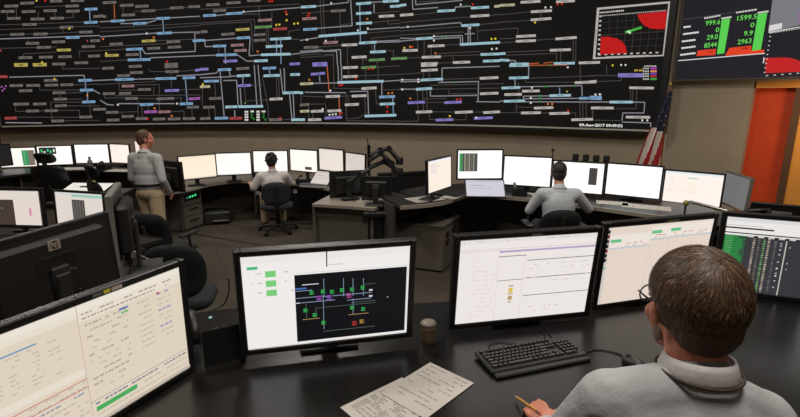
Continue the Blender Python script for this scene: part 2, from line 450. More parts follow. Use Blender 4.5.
REG[(300, 0)] = dict(L="c5,46,103,40 g198,72,295,66 k15,122,107,116 b20,190,110,185 c120,233,430,208 c360,25,457,18 c360,88,458,82 c360,152,462,146 c532,10,635,5 c578,42,642,38 w505,106,605,100 k150,276,243,270 g25,305,117,302 w268,290,368,286 c378,277,492,270 c450,335,550,330 w332,369,428,364 n443,387,545,381 n585,378,642,374 v80,410,175,406",
 N="B383,20,388,265 L103,40,310,15 L310,0,310,15 L325,0,335,165 L110,182,335,165 l130,0,140,225 l150,0,155,220 l255,80,262,210 l255,160,330,152 l10,85,198,70 L430,190,642,175 l430,212,642,195 l462,145,640,128 l565,125,565,155 l565,155,642,150 L475,25,475,85 l475,85,642,72 L457,15,532,10 L492,265,642,258 L495,272,642,268 l462,245,642,228 l462,245,462,330 B478,280,480,325 l550,327,600,325 l600,325,600,375 l400,375,405,417 l400,385,443,384 l495,385,495,417 L0,260,120,240 L0,330,145,320 L0,340,260,318 l0,355,140,345 L140,330,235,328 L235,328,240,417 L260,318,262,417 l150,350,215,348 l215,348,215,417 l225,235,228,270 l303,295,305,417 l117,302,268,290 l0,370,215,355",
 D="W435,183 W372,195 W200,20 R50,103 R60,88 O432,122 W45,255 W165,262")
REG[(400, 0)] = dict(L="w0,98,85,92 c240,72,353,66 c455,52,572,45 w452,105,573,98 c395,165,510,158 c102,250,212,243 w178,297,286,292 c385,286,642,272 w15,325,115,322 w140,368,262,364 c517,350,642,346 w340,402,450,398 c533,393,642,389 w135,410,242,407 n0,375,45,373 c0,35,40,30 e605,42,642,38",
 N="L0,178,390,145 L390,145,393,160 L0,245,102,248 L0,265,102,255 L80,60,245,48 L100,30,400,2 L80,0,82,60 L100,0,102,30 l120,12,240,5 L353,62,355,45 L355,45,455,40 l85,96,240,80 l0,145,455,108 l0,200,395,170 l0,225,410,205 L212,235,400,228 L400,228,403,280 L212,250,388,240 L388,240,388,280 L437,170,437,275 L448,170,452,275 l495,170,500,265 L415,218,480,215 l573,100,642,92 l510,158,642,145 l500,198,642,188 l155,255,155,365 l200,300,200,365 l110,255,115,310 l240,345,517,330 l262,360,517,352 l286,290,385,285 l340,360,345,400 l45,372,140,368 l242,405,340,402",
 D="Y28,308 O65,300 R78,300 O228,342 R468,28 G270,240 G295,238 G425,38 Y588,250 Y612,248 W450,180 W218,260 W218,232 W590,315 W620,312 W50,172 W390,30")
REG[(500, 0)] = dict(L="e0,35,95,30 w132,15,260,8 w360,12,480,5 w198,76,333,68 w198,128,330,118 w104,235,230,228 w102,265,230,260 w356,250,493,240 w320,323,455,318 w505,404,642,400 c0,345,35,343 c65,412,185,410 c345,408,480,405 c0,385,60,388",
 N="l0,95,200,75 l0,142,200,130 l0,188,115,180 l115,180,112,230 l0,250,104,245 l0,275,102,268 l230,258,356,250 l35,335,320,322 l35,355,365,342 l365,342,362,405 l390,330,390,405 l470,255,470,400 l488,255,485,395 l260,85,262,115 L60,388,100,390 L100,390,100,410 o185,410,250,405 o280,405,340,400",
 D="W292,48 W328,46 R370,28 R398,25 Y225,144")
REG[(0, 65)] = dict(L="y92,3,178,2 y215,2,300,0 r0,75,48,75 g282,100,370,98 g62,133,147,131 g168,132,256,130 g288,130,374,128 g388,128,470,126 g122,166,207,164 b502,100,590,97 b514,162,598,160 b528,238,612,235 g338,179,420,177 g345,220,430,218 g352,263,428,260 g86,252,186,250 g212,251,298,249 g168,296,250,294 g288,294,370,292 g510,335,592,333 g330,360,410,358 r30,342,108,340 g598,285,642,284",
 N="L60,78,540,66 L540,66,543,95 B548,105,550,155 B562,170,562,230 l400,25,642,22 l400,0,402,25 l256,130,256,160 l256,162,514,160 l470,128,642,122 l420,180,530,175 l430,220,528,218 l325,240,528,238 l325,240,335,355 l100,260,100,296 l100,298,168,296 l250,294,288,294 l370,292,510,290 l510,290,512,330 l410,358,642,355 l110,335,510,335 l575,240,582,330 L590,100,642,98 L598,160,642,185 l428,262,642,262 l385,180,388,218 L35,370,270,372",
 D="Y350,90 O560,195 m10,140 m28,152 m38,135 m15,165")
REG[(100, 65)] = dict(L="g14,22,90,19 g185,10,268,7 g192,50,276,47 g420,43,505,41 g110,70,192,67 b96,94,217,91 b356,88,490,85 b530,83,612,80 k140,136,220,134 g245,158,327,156 v416,165,508,162 g18,185,96,183 g122,183,200,181 g162,216,242,214 g364,218,475,214 b256,255,342,252 b512,250,597,247 m570,218,642,214 g0,284,38,283 g38,305,117,303 m284,302,366,299 k376,302,452,299 g140,331,217,329 g230,345,306,343 g340,348,420,346 g435,347,516,345 g532,345,612,343 g45,354,124,352 g558,272,635,269 v610,35,642,30 g415,12,500,8",
 N="L0,98,96,94 L217,91,356,88 L490,70,642,62 B548,90,560,240 L120,248,480,248 L0,225,40,250 L40,252,90,258 l0,125,356,105 l310,28,325,42 l325,42,420,42 l505,42,610,32 l120,100,125,160 l125,162,245,160 l217,128,380,125 l380,125,382,205 l345,140,345,200 l508,160,642,155 l96,198,642,192 l242,215,364,216 l242,220,245,340 l270,260,270,340 l310,258,310,300 l380,220,382,295 l117,303,242,300 l140,310,142,328 l452,300,540,295 l540,295,540,340 l475,215,520,210 l520,210,522,240 l590,275,592,340 l30,190,30,210 l30,212,162,212 l455,45,458,150",
 D="W115,255 W495,248 O460,327 O350,278 R305,345")
REG[(200, 65)] = dict(L="v0,28,54,26 b115,31,200,28 g232,25,315,20 c238,70,322,66 c408,70,512,66 b402,22,488,18 b25,105,122,102 v244,134,328,130 e0,140,65,138 g58,216,138,213 c162,270,240,267 c246,268,405,265 w447,220,530,216 b94,343,180,340 r190,343,270,341 g443,352,524,350 g0,345,67,342 c530,180,642,176 c580,62,642,60 c586,352,642,350 g20,272,95,269",
 N="L0,62,105,52 L105,52,120,32 L128,35,155,330 L150,100,235,98 L235,98,245,260 L258,150,265,258 L348,0,365,255 L372,0,395,258 L200,72,238,70 L185,30,195,70 L0,82,200,75 l400,72,435,260 l95,110,100,210 l328,130,400,128 l285,130,292,235 l292,232,447,222 l435,255,440,350 l490,75,495,210 l505,75,510,210 L515,25,530,175 L540,20,545,170 L575,190,590,345 L598,190,605,345 l15,110,15,260 l55,275,60,340 l95,275,98,330 L222,290,225,335 l524,350,586,350 B275,75,275,125 B445,28,448,65",
 D="Y18,125 R515,340 n290,245 W292,300 W304,300 W292,318 W304,318 W292,335 W304,335 W292,352 W304,352 W330,298 W340,298 W368,300 W378,300 W368,318 W378,318 W368,335 W378,335 W368,352 W378,352 W402,298 W414,298 G332,318 G332,335 G345,345 G408,318 G408,335 G420,350")
REG[(300, 65)] = dict(L="v80,2,176,0 v70,60,160,52 w275,18,372,14 n392,18,488,12 w276,76,370,72 c240,112,537,104 w395,152,492,146 e0,122,85,118 w165,203,257,200 w332,200,427,196 w288,256,378,252 c0,180,20,178 g0,258,58,252 e0,298,60,295 w70,298,152,295 w176,296,265,292 v158,342,270,335 c415,328,618,322 b508,206,610,202 c512,252,608,248 w52,352,136,350 c0,352,32,350",
 N="o173,0,188,175 o250,205,255,325 L30,175,295,178 L85,118,240,115 L265,0,268,100 L243,0,248,100 L320,170,435,168 L435,168,440,315 l295,178,298,350 l215,150,395,152 l215,0,218,150 l370,70,642,60 L537,105,642,98 l537,160,642,158 L525,115,525,200 l485,155,490,250 l490,250,512,250 l58,252,165,250 l165,250,168,330 l300,345,380,340 l380,340,395,325 l395,325,415,325 l298,358,642,360 l257,200,332,198 l310,205,315,245 l415,200,420,320 l420,20,422,95 l500,0,502,95 l310,20,312,70 l5,180,10,250 l80,300,82,345 l55,258,55,345 l488,15,642,5 B125,70,128,110 B595,210,600,318 l20,200,165,205",
 D="R440,25 R465,24 R358,85 R255,130 R270,128 W195,165 O568,182 O592,180 R560,270 R560,300 O60,95 W145,283 W190,320 W210,318 W230,316 R265,308")
REG[(400, 65)] = dict(L="w136,36,242,30 c135,97,276,90 w512,86,632,80 c102,156,206,150 w514,185,632,180 v50,243,160,238 v284,242,397,237 w102,303,207,299 w353,305,467,300 w535,306,642,300 v230,354,342,350 v475,343,595,338 w135,4,235,0",
 N="L0,95,135,95 L0,108,140,104 L270,20,640,8 L270,20,270,110 L0,155,102,155 L245,112,505,106 L505,106,500,235 L195,165,195,200 L195,200,495,195 L490,235,642,238 l276,92,512,85 l206,155,642,148 l195,130,642,120 l312,160,315,185 l315,185,514,185 l110,165,118,360 l145,160,150,295 l172,165,175,290 l0,362,120,360 l180,240,284,240 l150,218,295,215 l207,300,353,302 l467,302,535,302 l188,310,190,350 l190,350,230,350 l342,352,422,352 l422,352,425,310 l0,60,135,50 l185,0,188,95 l148,45,150,90",
 D="W118,92 W118,108 R366,220 R388,220 O66,215 Y320,328 G345,112 W490,338 W15,95 W15,157")
REG[(500, 65)] = dict(L="c60,4,185,2 c58,84,185,80 c10,148,130,144 w480,114,617,108 w142,168,255,166 w28,190,140,188 c318,197,455,194 c25,233,160,230 b508,214,642,212 w218,277,342,273 w135,308,262,306 w316,312,445,309 w458,352,597,348 w585,276,642,274",
 N="L185,10,183,80 L130,140,525,132 L525,132,527,200 L95,90,98,140 o185,2,430,0 L150,200,318,198 L150,200,152,225 L160,217,508,214 L160,236,642,238 L0,230,25,232 B382,145,384,190 l185,85,642,68 l165,90,165,112 l165,112,480,110 l515,0,515,100 l118,110,120,240 l105,240,105,305 l0,306,135,306 l110,270,218,272 l262,308,316,308 l445,308,485,308 l485,308,487,340 l512,225,514,340 l530,225,533,340 l552,225,555,340 l595,285,597,345 l597,355,642,352 l235,280,235,300 l0,120,25,118",
 D="G285,138 G308,138 G258,197 G258,213 G258,235 G480,134 R437,293 O308,250 O335,250 y430,170 W640,188 W612,190 W205,146 W198,210 W198,243 W435,15 G320,2")
REG[(590, 65)] = dict(L="w0,108,42,104 v180,66,340,66 w252,146,410,148 c126,238,275,238 w6,276,152,276 w230,334,385,336 b0,210,75,212",
 N="l0,68,180,68 l42,106,200,100 l200,100,203,80 l105,0,108,60 l260,160,262,225 l275,160,275,225 l300,160,296,280 l152,280,296,280 L275,238,352,240 L352,240,346,308 L346,308,210,308 L210,308,206,355 l18,355,206,357 L0,236,126,238 l14,285,16,340 L205,366,392,372 L392,372,388,398",
 D="Y145,2 W200,0 W228,0 W36,190 W65,190 W335,355 W368,355")
for (ox, oy), d in REG.items():
    def cv(t):
        k = t[0]; q = [float(z) for z in t[1:].split(',')]
        return k, [(ox if i % 2 == 0 else oy)+z/ZS for i, z in enumerate(q)]
    for t in d['N'].split():
        k, (x0, y0, x1, y1) = cv(t); bright = k in 'LBo'
        seg_px(x0, y0, x1, y1, .72 if k == 'l' else (1.0 if bright else .8), k, .004)
    for t in d['L'].split():
        k, (x0, y0, x1, y1) = cv(t)
        big = oy == 65 and ox == 590 and k in 'vb'
        seg_px(x0, y0, x1, y1, 4.0 if big else 2.55, k, .007)
        L = x1-x0
        if L > 9:   # the name inside a station bar, a row of tiny strokes
            n = 5
            for i in range(n):
                a = .34+.32*i/n; b = a+.32/n*.72
                c_ = tuple(v*.55 for v in CC[k])
                seg_px(x0+(x1-x0)*a, y0+(y1-y0)*a, x0+(x1-x0)*b, y0+(y1-y0)*b, 1.0, c_, .009)
    for t in d['D'].split():
        k, (x0, y0) = cv(t); s_ = .85 if k in 'RYOW' else .8
        seg_px(x0-s_, y0, x0+s_, y0, s_*2.1, k, .010)
# the diagram goes on above the photograph's upper edge
rt = random.Random(21)
for row in range(5):
    y0 = -6-row*7.5; x = 12+rt.uniform(0, 20)
    seg_px(10, y0+3, 560, y0-32, .72, rt.choice('llL'), .004)
    while x < 560:
        L = rt.uniform(13, 19); y = y0-x*.03+rt.uniform(-1.5, 1.5)
        seg_px(x, y, x+L, y-L*.05, 2.55, rt.choice('gggbbcwyvk' if x < 250 else 'wwcccbvkn'), .007)  # greyer bars at left continue the painted viewing-angle dimming
        if rt.random() < .4: seg_px(x+L/2, y+1, x+L/2+.6, y+8, .72, 'l', .004)
        x += L+rt.uniform(8, 38)
# capacity chart in the corner of the wall
def zc(x, y): return (590+x/ZS, y/ZS)
def poly_px(pts, col, off):
    DIA.col = lin(col); DIA.add([wall_hit(*p, off) for p in pts], [tuple(range(len(pts)))])
poly_px([zc(45, 50), zc(515, 8), zc(475, 360), zc(18, 380)], (196, 190, 186), .012)
poly_px([zc(60, 62), zc(503, 22), zc(466, 352), zc(34, 368)], (12, 11, 11), .016)
for i in range(1, 8):
    f = i/8; a = (75+(495-75)*f, 105-35*f); b = (65+(470-65)*f, 348-14*f)
    seg_px(*zc(*a), *zc(*b), .5 if i != 4 else .9, (58, 54, 52), .034)
for i in range(1, 6):
    f = i/6; a = (75-10*f, 105+243*f); b = (495-25*f, 70+264*f)
    seg_px(*zc(*a), *zc(*b), .5 if i != 3 else .9, (58, 54, 52), .034)
poly_px([zc(*p) for p in ((303, 92), (495, 70), (483, 186), (430, 188), (390, 183), (350, 165), (322, 135), (308, 110))], (206, 22, 22), .036)
poly_px([zc(*p) for p in ((70, 236), (120, 236), (170, 246), (208, 268), (230, 300), (237, 342), (64, 350))], (206, 22, 22), .036)
seg_px(*zc(225, 208), *zc(332, 176), 2.2, (70, 190, 70), .038)
seg_px(*zc(240, 200), *zc(262, 212), 2.4, (200, 255, 200), .040)
for i in range(14):
    seg_px(*zc(62+i*8, 82-i*.8), *zc(67+i*8, 81.5-i*.8), 1.5, (220, 216, 210), .036)
for i in range(4): seg_px(*zc(172+i*12, 72-i*1.2), *zc(181+i*12, 71-i*1.2), 1.5, (220, 216, 210), .036)
for i in range(30):
    seg_px(*zc(72+i*14, 102-i*1.2), *zc(81+i*14, 101.3-i*1.2), 1.1, (190, 186, 180), .036)
for i in range(9): seg_px(*zc(60-i*1.5, 105+i*30), *zc(74-i*1.5, 104+i*30), 1.6, (215, 210, 205), .036)
for i in range(11): seg_px(*zc(52+i*41, 352-i*1.6), *zc(70+i*41, 351-i*1.6), 1.3, (215, 210, 205), .036)
seg_px(*zc(105, 366), *zc(380, 356), 1.2, (190, 186, 180), .036)
seg_px(*zc(38, 180), *zc(33, 290), 1.0, (170, 166, 160), .036)
for k, (y, c) in enumerate(((22, (178, 60, 178)), (40, (220, 150, 90)), (56, (120, 70, 190)), (72, (190, 50, 60)), (90, (60, 170, 70)))):
    seg_px(590+388/ZS, 65+y/ZS, 590+428/ZS, 65+y/ZS, 2.0, c, .010)
    for j in range(3): seg_px(590+(340+j*14)/ZS, 65+y/ZS, 590+(350+j*14)/ZS, 65+y/ZS, 1.4, (215, 210, 205), .010)
for j in range(8): seg_px(590+(348+j*10)/ZS, 65+6/ZS, 590+(355+j*10)/ZS, 65+8/ZS, 1.2, (215, 210, 205), .010)
for j in range(2): seg_px(590+(284+j*30)/ZS, 65+36/ZS, 590+(308+j*30)/ZS, 65+33/ZS, 1.7, (200, 170, 60), .010)
text_mb('09-Aug-2017 09:49:52', 3.9, lambda x, y: wall_hit(579.2+x, 126.2+(x/43)*.9-y, .012), (250, 248, 244), DIA, width=43.5, bold=.12)
vwb(DIA, 'grid_diagram', WALLSCREEN, 'power grid one-line diagram with coloured station bars')

# ------------------------------------------------------------------ side display by the door
N_ = .0
def rd(x, y, n): # pixel -> plane in front of right wall
    s, z = s_at(x, y, n); return rw(s, n, z)
RDN = -.16
s0 = s_at(675.5, 80.5, RDN); s0t = s_at(684.5, 0, RDN); sb0 = (s0[0]+s0t[0])/2
zb = s_at(725, 80, RDN)[1]+.03
RDS = thing('status_display', 'wall mounted status display with green figures above the orange door', 'display', rw(sb0+1.2, 0, zb))
def rdb(mb, name, material):
    off = RDS.location; mb.v = [tuple(Vector(v)-off) for v in mb.v]; return mb.build(name, material, RDS)
b = MB(); slab(b, sb0, sb0+2.7, RDN+.006, -.0, zb-.005, zb+1.9); rdb(b, 'housing', BEZEL)
b = MB(); slab(b, sb0-.03, sb0, RDN-.01, .0, zb-.03, zb+1.9); slab(b, sb0, sb0+2.7, RDN-.01, 0, zb-.03, zb-.005); rdb(b, 'frame', mat('brown_grey_frame', (84, 76, 66), .5))
P_ = MB()
def rq(pts, col, k=0):
    P_.col = lin(col); P_.add([rd(x, y, RDN+.004-.003*k) for x, y in pts], [tuple(range(len(pts)))])
def rs(x0, y0, x1, y1, th, col, k=3):
    dx, dy = x1-x0, y1-y0; L = math.hypot(dx, dy); nx, ny = -dy/L*th/2, dx/L*th/2
    rq([(x0+nx, y0+ny), (x1+nx, y1+ny), (x1-nx, y1-ny), (x0-nx, y0-ny)], col, k)
def zq(x, y): return (670+x/4.91, y/4.91)
P_.col = lin((30, 29, 36)); slab(P_, sb0, sb0+2.7, RDN+.003, RDN+.004, zb, zb+1.9)
rq([zq(508, -40), zq(900, -120), zq(900, 60), zq(482, 160)], (126, 126, 134), 1)      # grey map window
rq([zq(488, 125), zq(552, 112), zq(548, 140), zq(484, 155)], (225, 222, 220), 2)
rs(*zq(484, 160), *zq(638, 132), 1.0, (220, 218, 214))
for i in range(12): rs(*zq(490+i*13, 163-i*2), *zq(498+i*13, 161-i*2), .9, (200, 198, 194))
rq([zq(470, 360), zq(468, 285), zq(540, 282), zq(590, 284), zq(630, 296), zq(660, 318), zq(690, 350)], (200, 30, 34), 2)
for i in range(9): rs(*zq(488-i*3.4, 180+i*22), *zq(496-i*3.4, 179+i*22), .9, (210, 208, 204))
for i in range(5): rs(*zq(470+i*38, 372-i*3), *zq(482+i*38, 371-i*3), .9, (210, 208, 204))
for x, y in ((632, 75), (628, 95), (634, 108), (630, 60)): rs(*zq(x, y), *zq(x+10, y+8), .8, (190, 90, 190))
rs(*zq(60, 97), *zq(330, 58), .5, (84, 82, 88)); rs(*zq(40, 298), *zq(465, 262), .9, (226, 224, 222))
for (x0, y0, x1, y1) in ((168, 90, 250, 75), (325, 62, 428, 46)):
    for i in range(7): 
        f = i/7; rs(*zq(x0+(x1-x0)*f, y0+(y1-y0)*f), *zq(x0+(x1-x0)*(f+.115), y0+(y1-y0)*(f+.115)), 1.6, (214, 212, 208))
for x0, y0, L, n in ((66, 134, 36, 4), (64, 168, 78, 8), (58, 204, 68, 6), (56, 237, 70, 6), (50, 270, 76, 7)):
    for i in range(n):
        f = i/n; rs(*zq(x0+L*f, y0-L*f*.13), *zq(x0+L*(f+.9/n), y0-L*(f+.9/n)*.13), 1.7, (232, 230, 226))
for (x0, y0, x1, y1, x2, y2, x3, y3) in ((254, 96, 296, 90, 266, 262, 230, 266), (432, 68, 478, 62, 446, 244, 402, 250)):
    rq([zq(x0, y0), zq(x1, y1), zq(x2, y2), zq(x3, y3)], (92, 214, 84), 2)
    rs(*zq(x0-2, y0-5), *zq(x1+6, y1-7), 1.5, (214, 212, 208))
rq([zq(136, 248), zq(226, 240), zq(222, 270), zq(130, 275)], (232, 66, 34), 2)
rq([zq(292, 235), zq(400, 224), zq(398, 248), zq(464, 244), zq(462, 262), zq(270, 274)], (232, 66, 34), 2)
GR = (112, 226, 92)
for txt, x1, y, w in (('999.6', 245, 122, 72), ('0', 240, 157, 18), ('29.0', 233, 193, 54), ('8544', 228, 232, 62), ('1599.5', 418, 97, 96), ('0', 412, 134, 19), ('9.9', 405, 174, 44), ('2963', 398, 214, 68)):
    text_mb(txt, 6.8, lambda x, yy, x1=x1, y=y, w=w: rd(670+(x1-w)/4.91+x+yy*.12, y/4.91-yy-x*.11+w/4.91*.11*.5, RDN-.008), GR, P_, width=w/4.91, bold=.08)
rs(*zq(184, 256), *zq(212, 253), 1.6, (188, 44, 28)); rs(*zq(350, 240), *zq(385, 236), 2.2, (188, 44, 28))
rs(*zq(462, 282), *zq(458, 310), 1.2, (226, 224, 222))
rdb(P_, 'status_picture', SCREEN)
# ------------------------------------------------------------------ monitors
def ctl(mb): pass
def shade(c, k): return tuple(max(0, min(255, v*k)) for v in c)
class Pic:
    """the picture on a screen: flat coloured rectangles in 0..1 screen units, later ones on top"""
    def __init__(s, W, H, bg): s.W, s.H, s.mb, s.k = W, H, MB(), 0; s.r(0, 0, 1, 1, bg)
    def q(s, pts, col):
        s.k += 1; y = -.0002-.000012*s.k; s.mb.col = lin(col)
        s.mb.add([((u-.5)*s.W, y, (.5-v)*s.H) for u, v in pts], [(0, 1, 2, 3)[:len(pts)] if len(pts) < 5 else tuple(range(len(pts)))])
    def r(s, x0, y0, x1, y1, col): s.q([(x0, y1), (x1, y1), (x1, y0), (x0, y0)], col)
    def words(s, x0, x1, y, h, col, rng, fill=.7):
        x = x0
        while x < x1:
            l = rng.uniform(.008, .03)
            if rng.random() < fill: s.r(x, y, min(x1, x+l), y+h, col)
            x += l+.006
def pic_doc(W, H, rng, bg=(250, 247, 242), ink=(190, 186, 182)):
    p = Pic(W, H, bg); p.r(0, 0, 1, .05, shade(bg, .93)); p.r(0, .95, 1, 1, shade(bg, .9))
    for i in range(rng.randint(6, 12)):
        p.words(.05, rng.uniform(.3, .9), .1+i*.06, .015, ink, rng, .5)
    return p
def monitor(label, base, yaw, tilt, cz, W=.56, H=.35, pic=None, bright=True, bez=.022, stand='foot', group=None, bezmat=None, back=False, cast=None, name='monitor', logo=None, thick=.05, chin=0.0, hfac=.76):
    """base: point on the worktop under the screen; cz: height of the screen centre above it"""
    t = thing(name, label, 'monitor', base, yaw, group)
    Mt = Matrix.Rotation(-tilt, 3, 'X'); C = Vector((0, 0, cz))
    bm = bezmat or BEZEL
    def place(mb): mb.v = [tuple(C+Mt@Vector(v)) for v in mb.v]; return mb
    f = MB()
    ow, oh = W/2+bez, H/2+bez; d0, d1 = -.006, .030
    for sx in (-1, 1): f.box((sx*(W/2+bez/2), (d0+d1)/2, 0), (bez, d1-d0, H+2*bez), bev=.004)
    for sz in (-1, 1):
        hz = bez+(chin if sz < 0 else 0)
        f.box((0, (d0+d1)/2, sz*(H/2+hz/2)), (W, d1-d0, hz), bev=.004)
    place(f).build('bezel', bm, t)
    p = pic or pic_doc(W, H, random.Random(hash(label) % 1000))
    place(p.mb).build('screen', SCREENB if bright else SCREEN, t)
    h = MB(); h.box((0, .018, 0), (W+bez, .02, H+bez)); h.box((0, .018+thick*.55, -.01), (W*.82, thick, H*hfac), bev=.018)
    for k in range(7): h.box((0, .018+thick*1.05, H*.22-k*.010), (W*.3, .006, .004))
    hh = place(h).build('housing', BLACK, t)
    if logo: logo(place, hh, t)
    if stand == 'foot':
        n = MB(); n.box((0, .075+thick*.4, cz*.5+.015), (.07, .022, cz-.01), bev=.006); n.box((0, .05+thick*.4, cz), (.09, .05, .09), bev=.008)
        n.build('neck', DARKPL, t)
        b = MB(); b.box((0, .115+thick*.4, .008), (.24, .17, .016), bev=.006); b.build('base', DARKPL, t)
    elif stand == 'arm':
        n = MB(); n.cyl((0, .13+thick*.5, 0), (0, .13+thick*.5, cz+.02), .018); n.box((0, .075+thick*.5, cz), (.06, .12, .05), bev=.01)
        n.build('neck', DARKMETAL, t); b = MB(); b.box((0, .13+thick*.5, .01), (.10, .10, .02), bev=.004); b.build('base', DARKMETAL, t)
    return t
def yaw_of(deg): return R(deg)

FZ = 1.066     # worktop height of the nearest console
def at_desk(c, dz): return (c[0], c[1], dz), CAMZ+c[2]-dz

# --- pictures of the nearest console
rng = random.Random(4)
def pic_e1():
    W, H = .641, .401; p = Pic(W, H, (232, 218, 198)); ink = (204, 190, 172)
    p.r(0, 0, 1, .055, (244, 236, 222)); p.r(.42, .055, 1, .14, (240, 230, 214)); p.r(0, .055, .42, .10, (240, 230, 214))
    p.r(.42, 0, .424, 1, (206, 190, 170)); p.r(0, .50, .42, .56, (240, 230, 214))
    for i in range(2): p.words(.44, .98, .075+i*.035, .014, (186, 168, 156), rng, .75)
    for i in range(12): p.words(.45, .66, .17+i*.05, .014, shade(ink, rng.uniform(.85, 1.05)), rng, .6)
    for i in range(9): p.words(.72, .80, .17+i*.05, .014, ink, rng, .9); p.words(.84, .92, .16+i*.05, .014, (160, 150, 196) if i % 3 == 0 else ink, rng, .9)
    p.r(.63, .19, .67, .205, (110, 190, 120)); p.r(.62, .155, .67, .172, (90, 120, 190)); p.r(.84, .15, .855, .165, (200, 60, 50))
    for i in range(9):
        for j in range(4): p.words(.04+j*.08, .09+j*.08, .18+i*.032, .010, ink, rng, .5)
    p.r(.02, .15, .24, .162, (120, 160, 196))
    for i in range(9): p.words(.02, .41, .60+i*.042, .014, (150, 160, 176) if i == 2 else ink, rng, .7)
    p.r(0, .655, .42, .66, (190, 60, 60)); p.r(0, .585, .42, .592, (200, 120, 100))
    p.r(.42, .80, 1, .805, (150, 150, 160)); p.words(.44, .98, .825, .014, (120, 130, 150), rng, .8)
    p.r(.44, .86, .66, .90, (76, 178, 96)); p.words(.68, .98, .872, .014, ink, rng, .8)
    p.words(.44, .98, .925, .012, ink, rng, .8); p.r(0, .97, 1, 1, (206, 192, 176))
    return p
def pic_e2():
    W, H = .641, .401; p = Pic(W, H, (250, 246, 244))
    p.r(0, .0, 1, .075, (244, 240, 238)); p.r(.03, .105, .09, .135, (80, 190, 130))
    for i in range(3):
        p.r(.13, .16+i*.10, .19, .225+i*.10, (128, 214, 128)); p.words(.05, .11, .175+i*.10, .012, (214, 190, 186), rng); p.words(.24, .29, .175+i*.10, .012, (214, 190, 186), rng)
    p.r(.485, 0, .492, .16, (40, 40, 44)); p.words(.50, .62, .135, .012, (210, 190, 200), rng); p.r(.3, .205, 1, .21, (216, 212, 210))
    x0, y0, x1, y1 = .295, .225, .985, .97
    p.r(x0, y0, x1, y1, (16, 17, 22))
    X = lambda u: x0+(u-295)/375*(x1-x0); Y = lambda v: y0+(v-118+(u_*.08))/245*(y1-y0)
    def hb(u0, v, u1, col, h=.006):
        global u_
        u_ = (u0+u1)/2-295; p.r(X(u0), Y(v), X(u1), Y(v)+h, col)
    def vb(u, v0, v1, col, w=.003):
        global u_
        u_ = u-295; p.r(X(u), Y(v0), X(u)+w, Y(v1), col)
    gb = (150, 170, 200); gg = (60, 190, 90); gd = (90, 110, 100)
    hb(297, 196, 385, gb); hb(385, 188, 550, gb); hb(297, 212, 425, gb); hb(465, 206, 548, gb); hb(292, 172, 350, gb)
    for u in (388, 453, 485, 520): vb(u, 130, 195, gb)
    vb(385, 190, 318, gb); vb(485, 205, 262, gb); vb(328, 220, 275, gd); vb(360, 235, 272, gd)
    hb(385, 318, 562, gd); hb(360, 228, 562, gd, .005); hb(315, 276, 372, (190, 150, 90)); hb(470, 262, 540, (190, 150, 90)); hb(480, 215, 565, gd, .005); hb(520, 150, 562, gd, .005)
    def gbx(u, v, col=gg, s=1.):
        for a in range(3): hb(u-10*s, v-10*s+a*8*s, u+8*s, col, .010); hb(u+2*s, v-8*s+a*8*s, u+14*s, shade(col, .7), .007)
    SG = .62
    for u, v in ((348, 180), (385, 176), (415, 178), (448, 172), (482, 170), (518, 164), (326, 244), (356, 262), (384, 292), (482, 238), (520, 244)): gbx(u, v, s=SG)
    gbx(372, 200, (170, 90, 190), .8); gbx(405, 198, (150, 90, 200), .8); gbx(472, 192, (190, 80, 150), .8); gbx(490, 298, (190, 60, 60), .8); gbx(515, 292, (190, 150, 60), .7)
    hb(318, 148, 372, (210, 210, 214), .010); hb(297, 162, 332, (70, 120, 200), .016); hb(540, 170, 552, (215, 215, 220), .02); hb(540, 192, 552, (215, 215, 220), .02); hb(297, 215, 308, (215, 215, 220), .012)
    hb(603, 199, 607, (230, 230, 230), .008)
    p.r(.0, .985, 1, 1, (232, 228, 226)); p.r(.985, .235, .99, .97, (214, 214, 216))
    return p
def pic_e3():
    W, H = .641, .401; p = Pic(W, H, (247, 240, 236)); ink = (216, 204, 202)
    p.r(0, 0, 1, .05, (240, 233, 230)); p.words(.02, .95, .018, .012, ink, rng, .4); p.r(0, .12, 1, .126, (222, 196, 214))
    p.r(.28, .145, 1, .168, (190, 168, 206)); p.r(.0, .14, .28, .145, (226, 214, 212)); p.r(.10, .15, .102, 1, (232, 220, 218)); p.r(.28, .13, .283, 1, (226, 214, 212))
    p.r(.28, .21, .48, .218, (110, 104, 106)); p.r(.49, .275, 1, .283, (90, 86, 88)); p.r(.49, .49, 1, .498, (100, 96, 98)); p.r(.28, .50, .48, .507, (110, 104, 106)); p.r(.49, .71, 1, .718, (100, 96, 98))
    p.r(.47, .22, .473, 1, (224, 212, 210))
    for i in range(14): p.words(.11, .27, .2+i*.055, .01, (232, 214, 212), rng, .6)
    for i in range(4): p.words(.5, .97, .33+i*.05+(.06 if i > 1 else 0), .01, ink, rng, .35); p.words(.5, .8, .76+i*.05, .01, ink, rng, .3)
    p.r(.375, .60, .405, .66, (232, 196, 84)); p.r(.375, .70, .405, .75, (196, 160, 110)); p.r(.37, .57, .41, .582, (150, 130, 120)); p.r(.37, .67, .41, .68, (150, 130, 120)); p.r(.38, .77, .40, .785, (150, 130, 120))
    return p
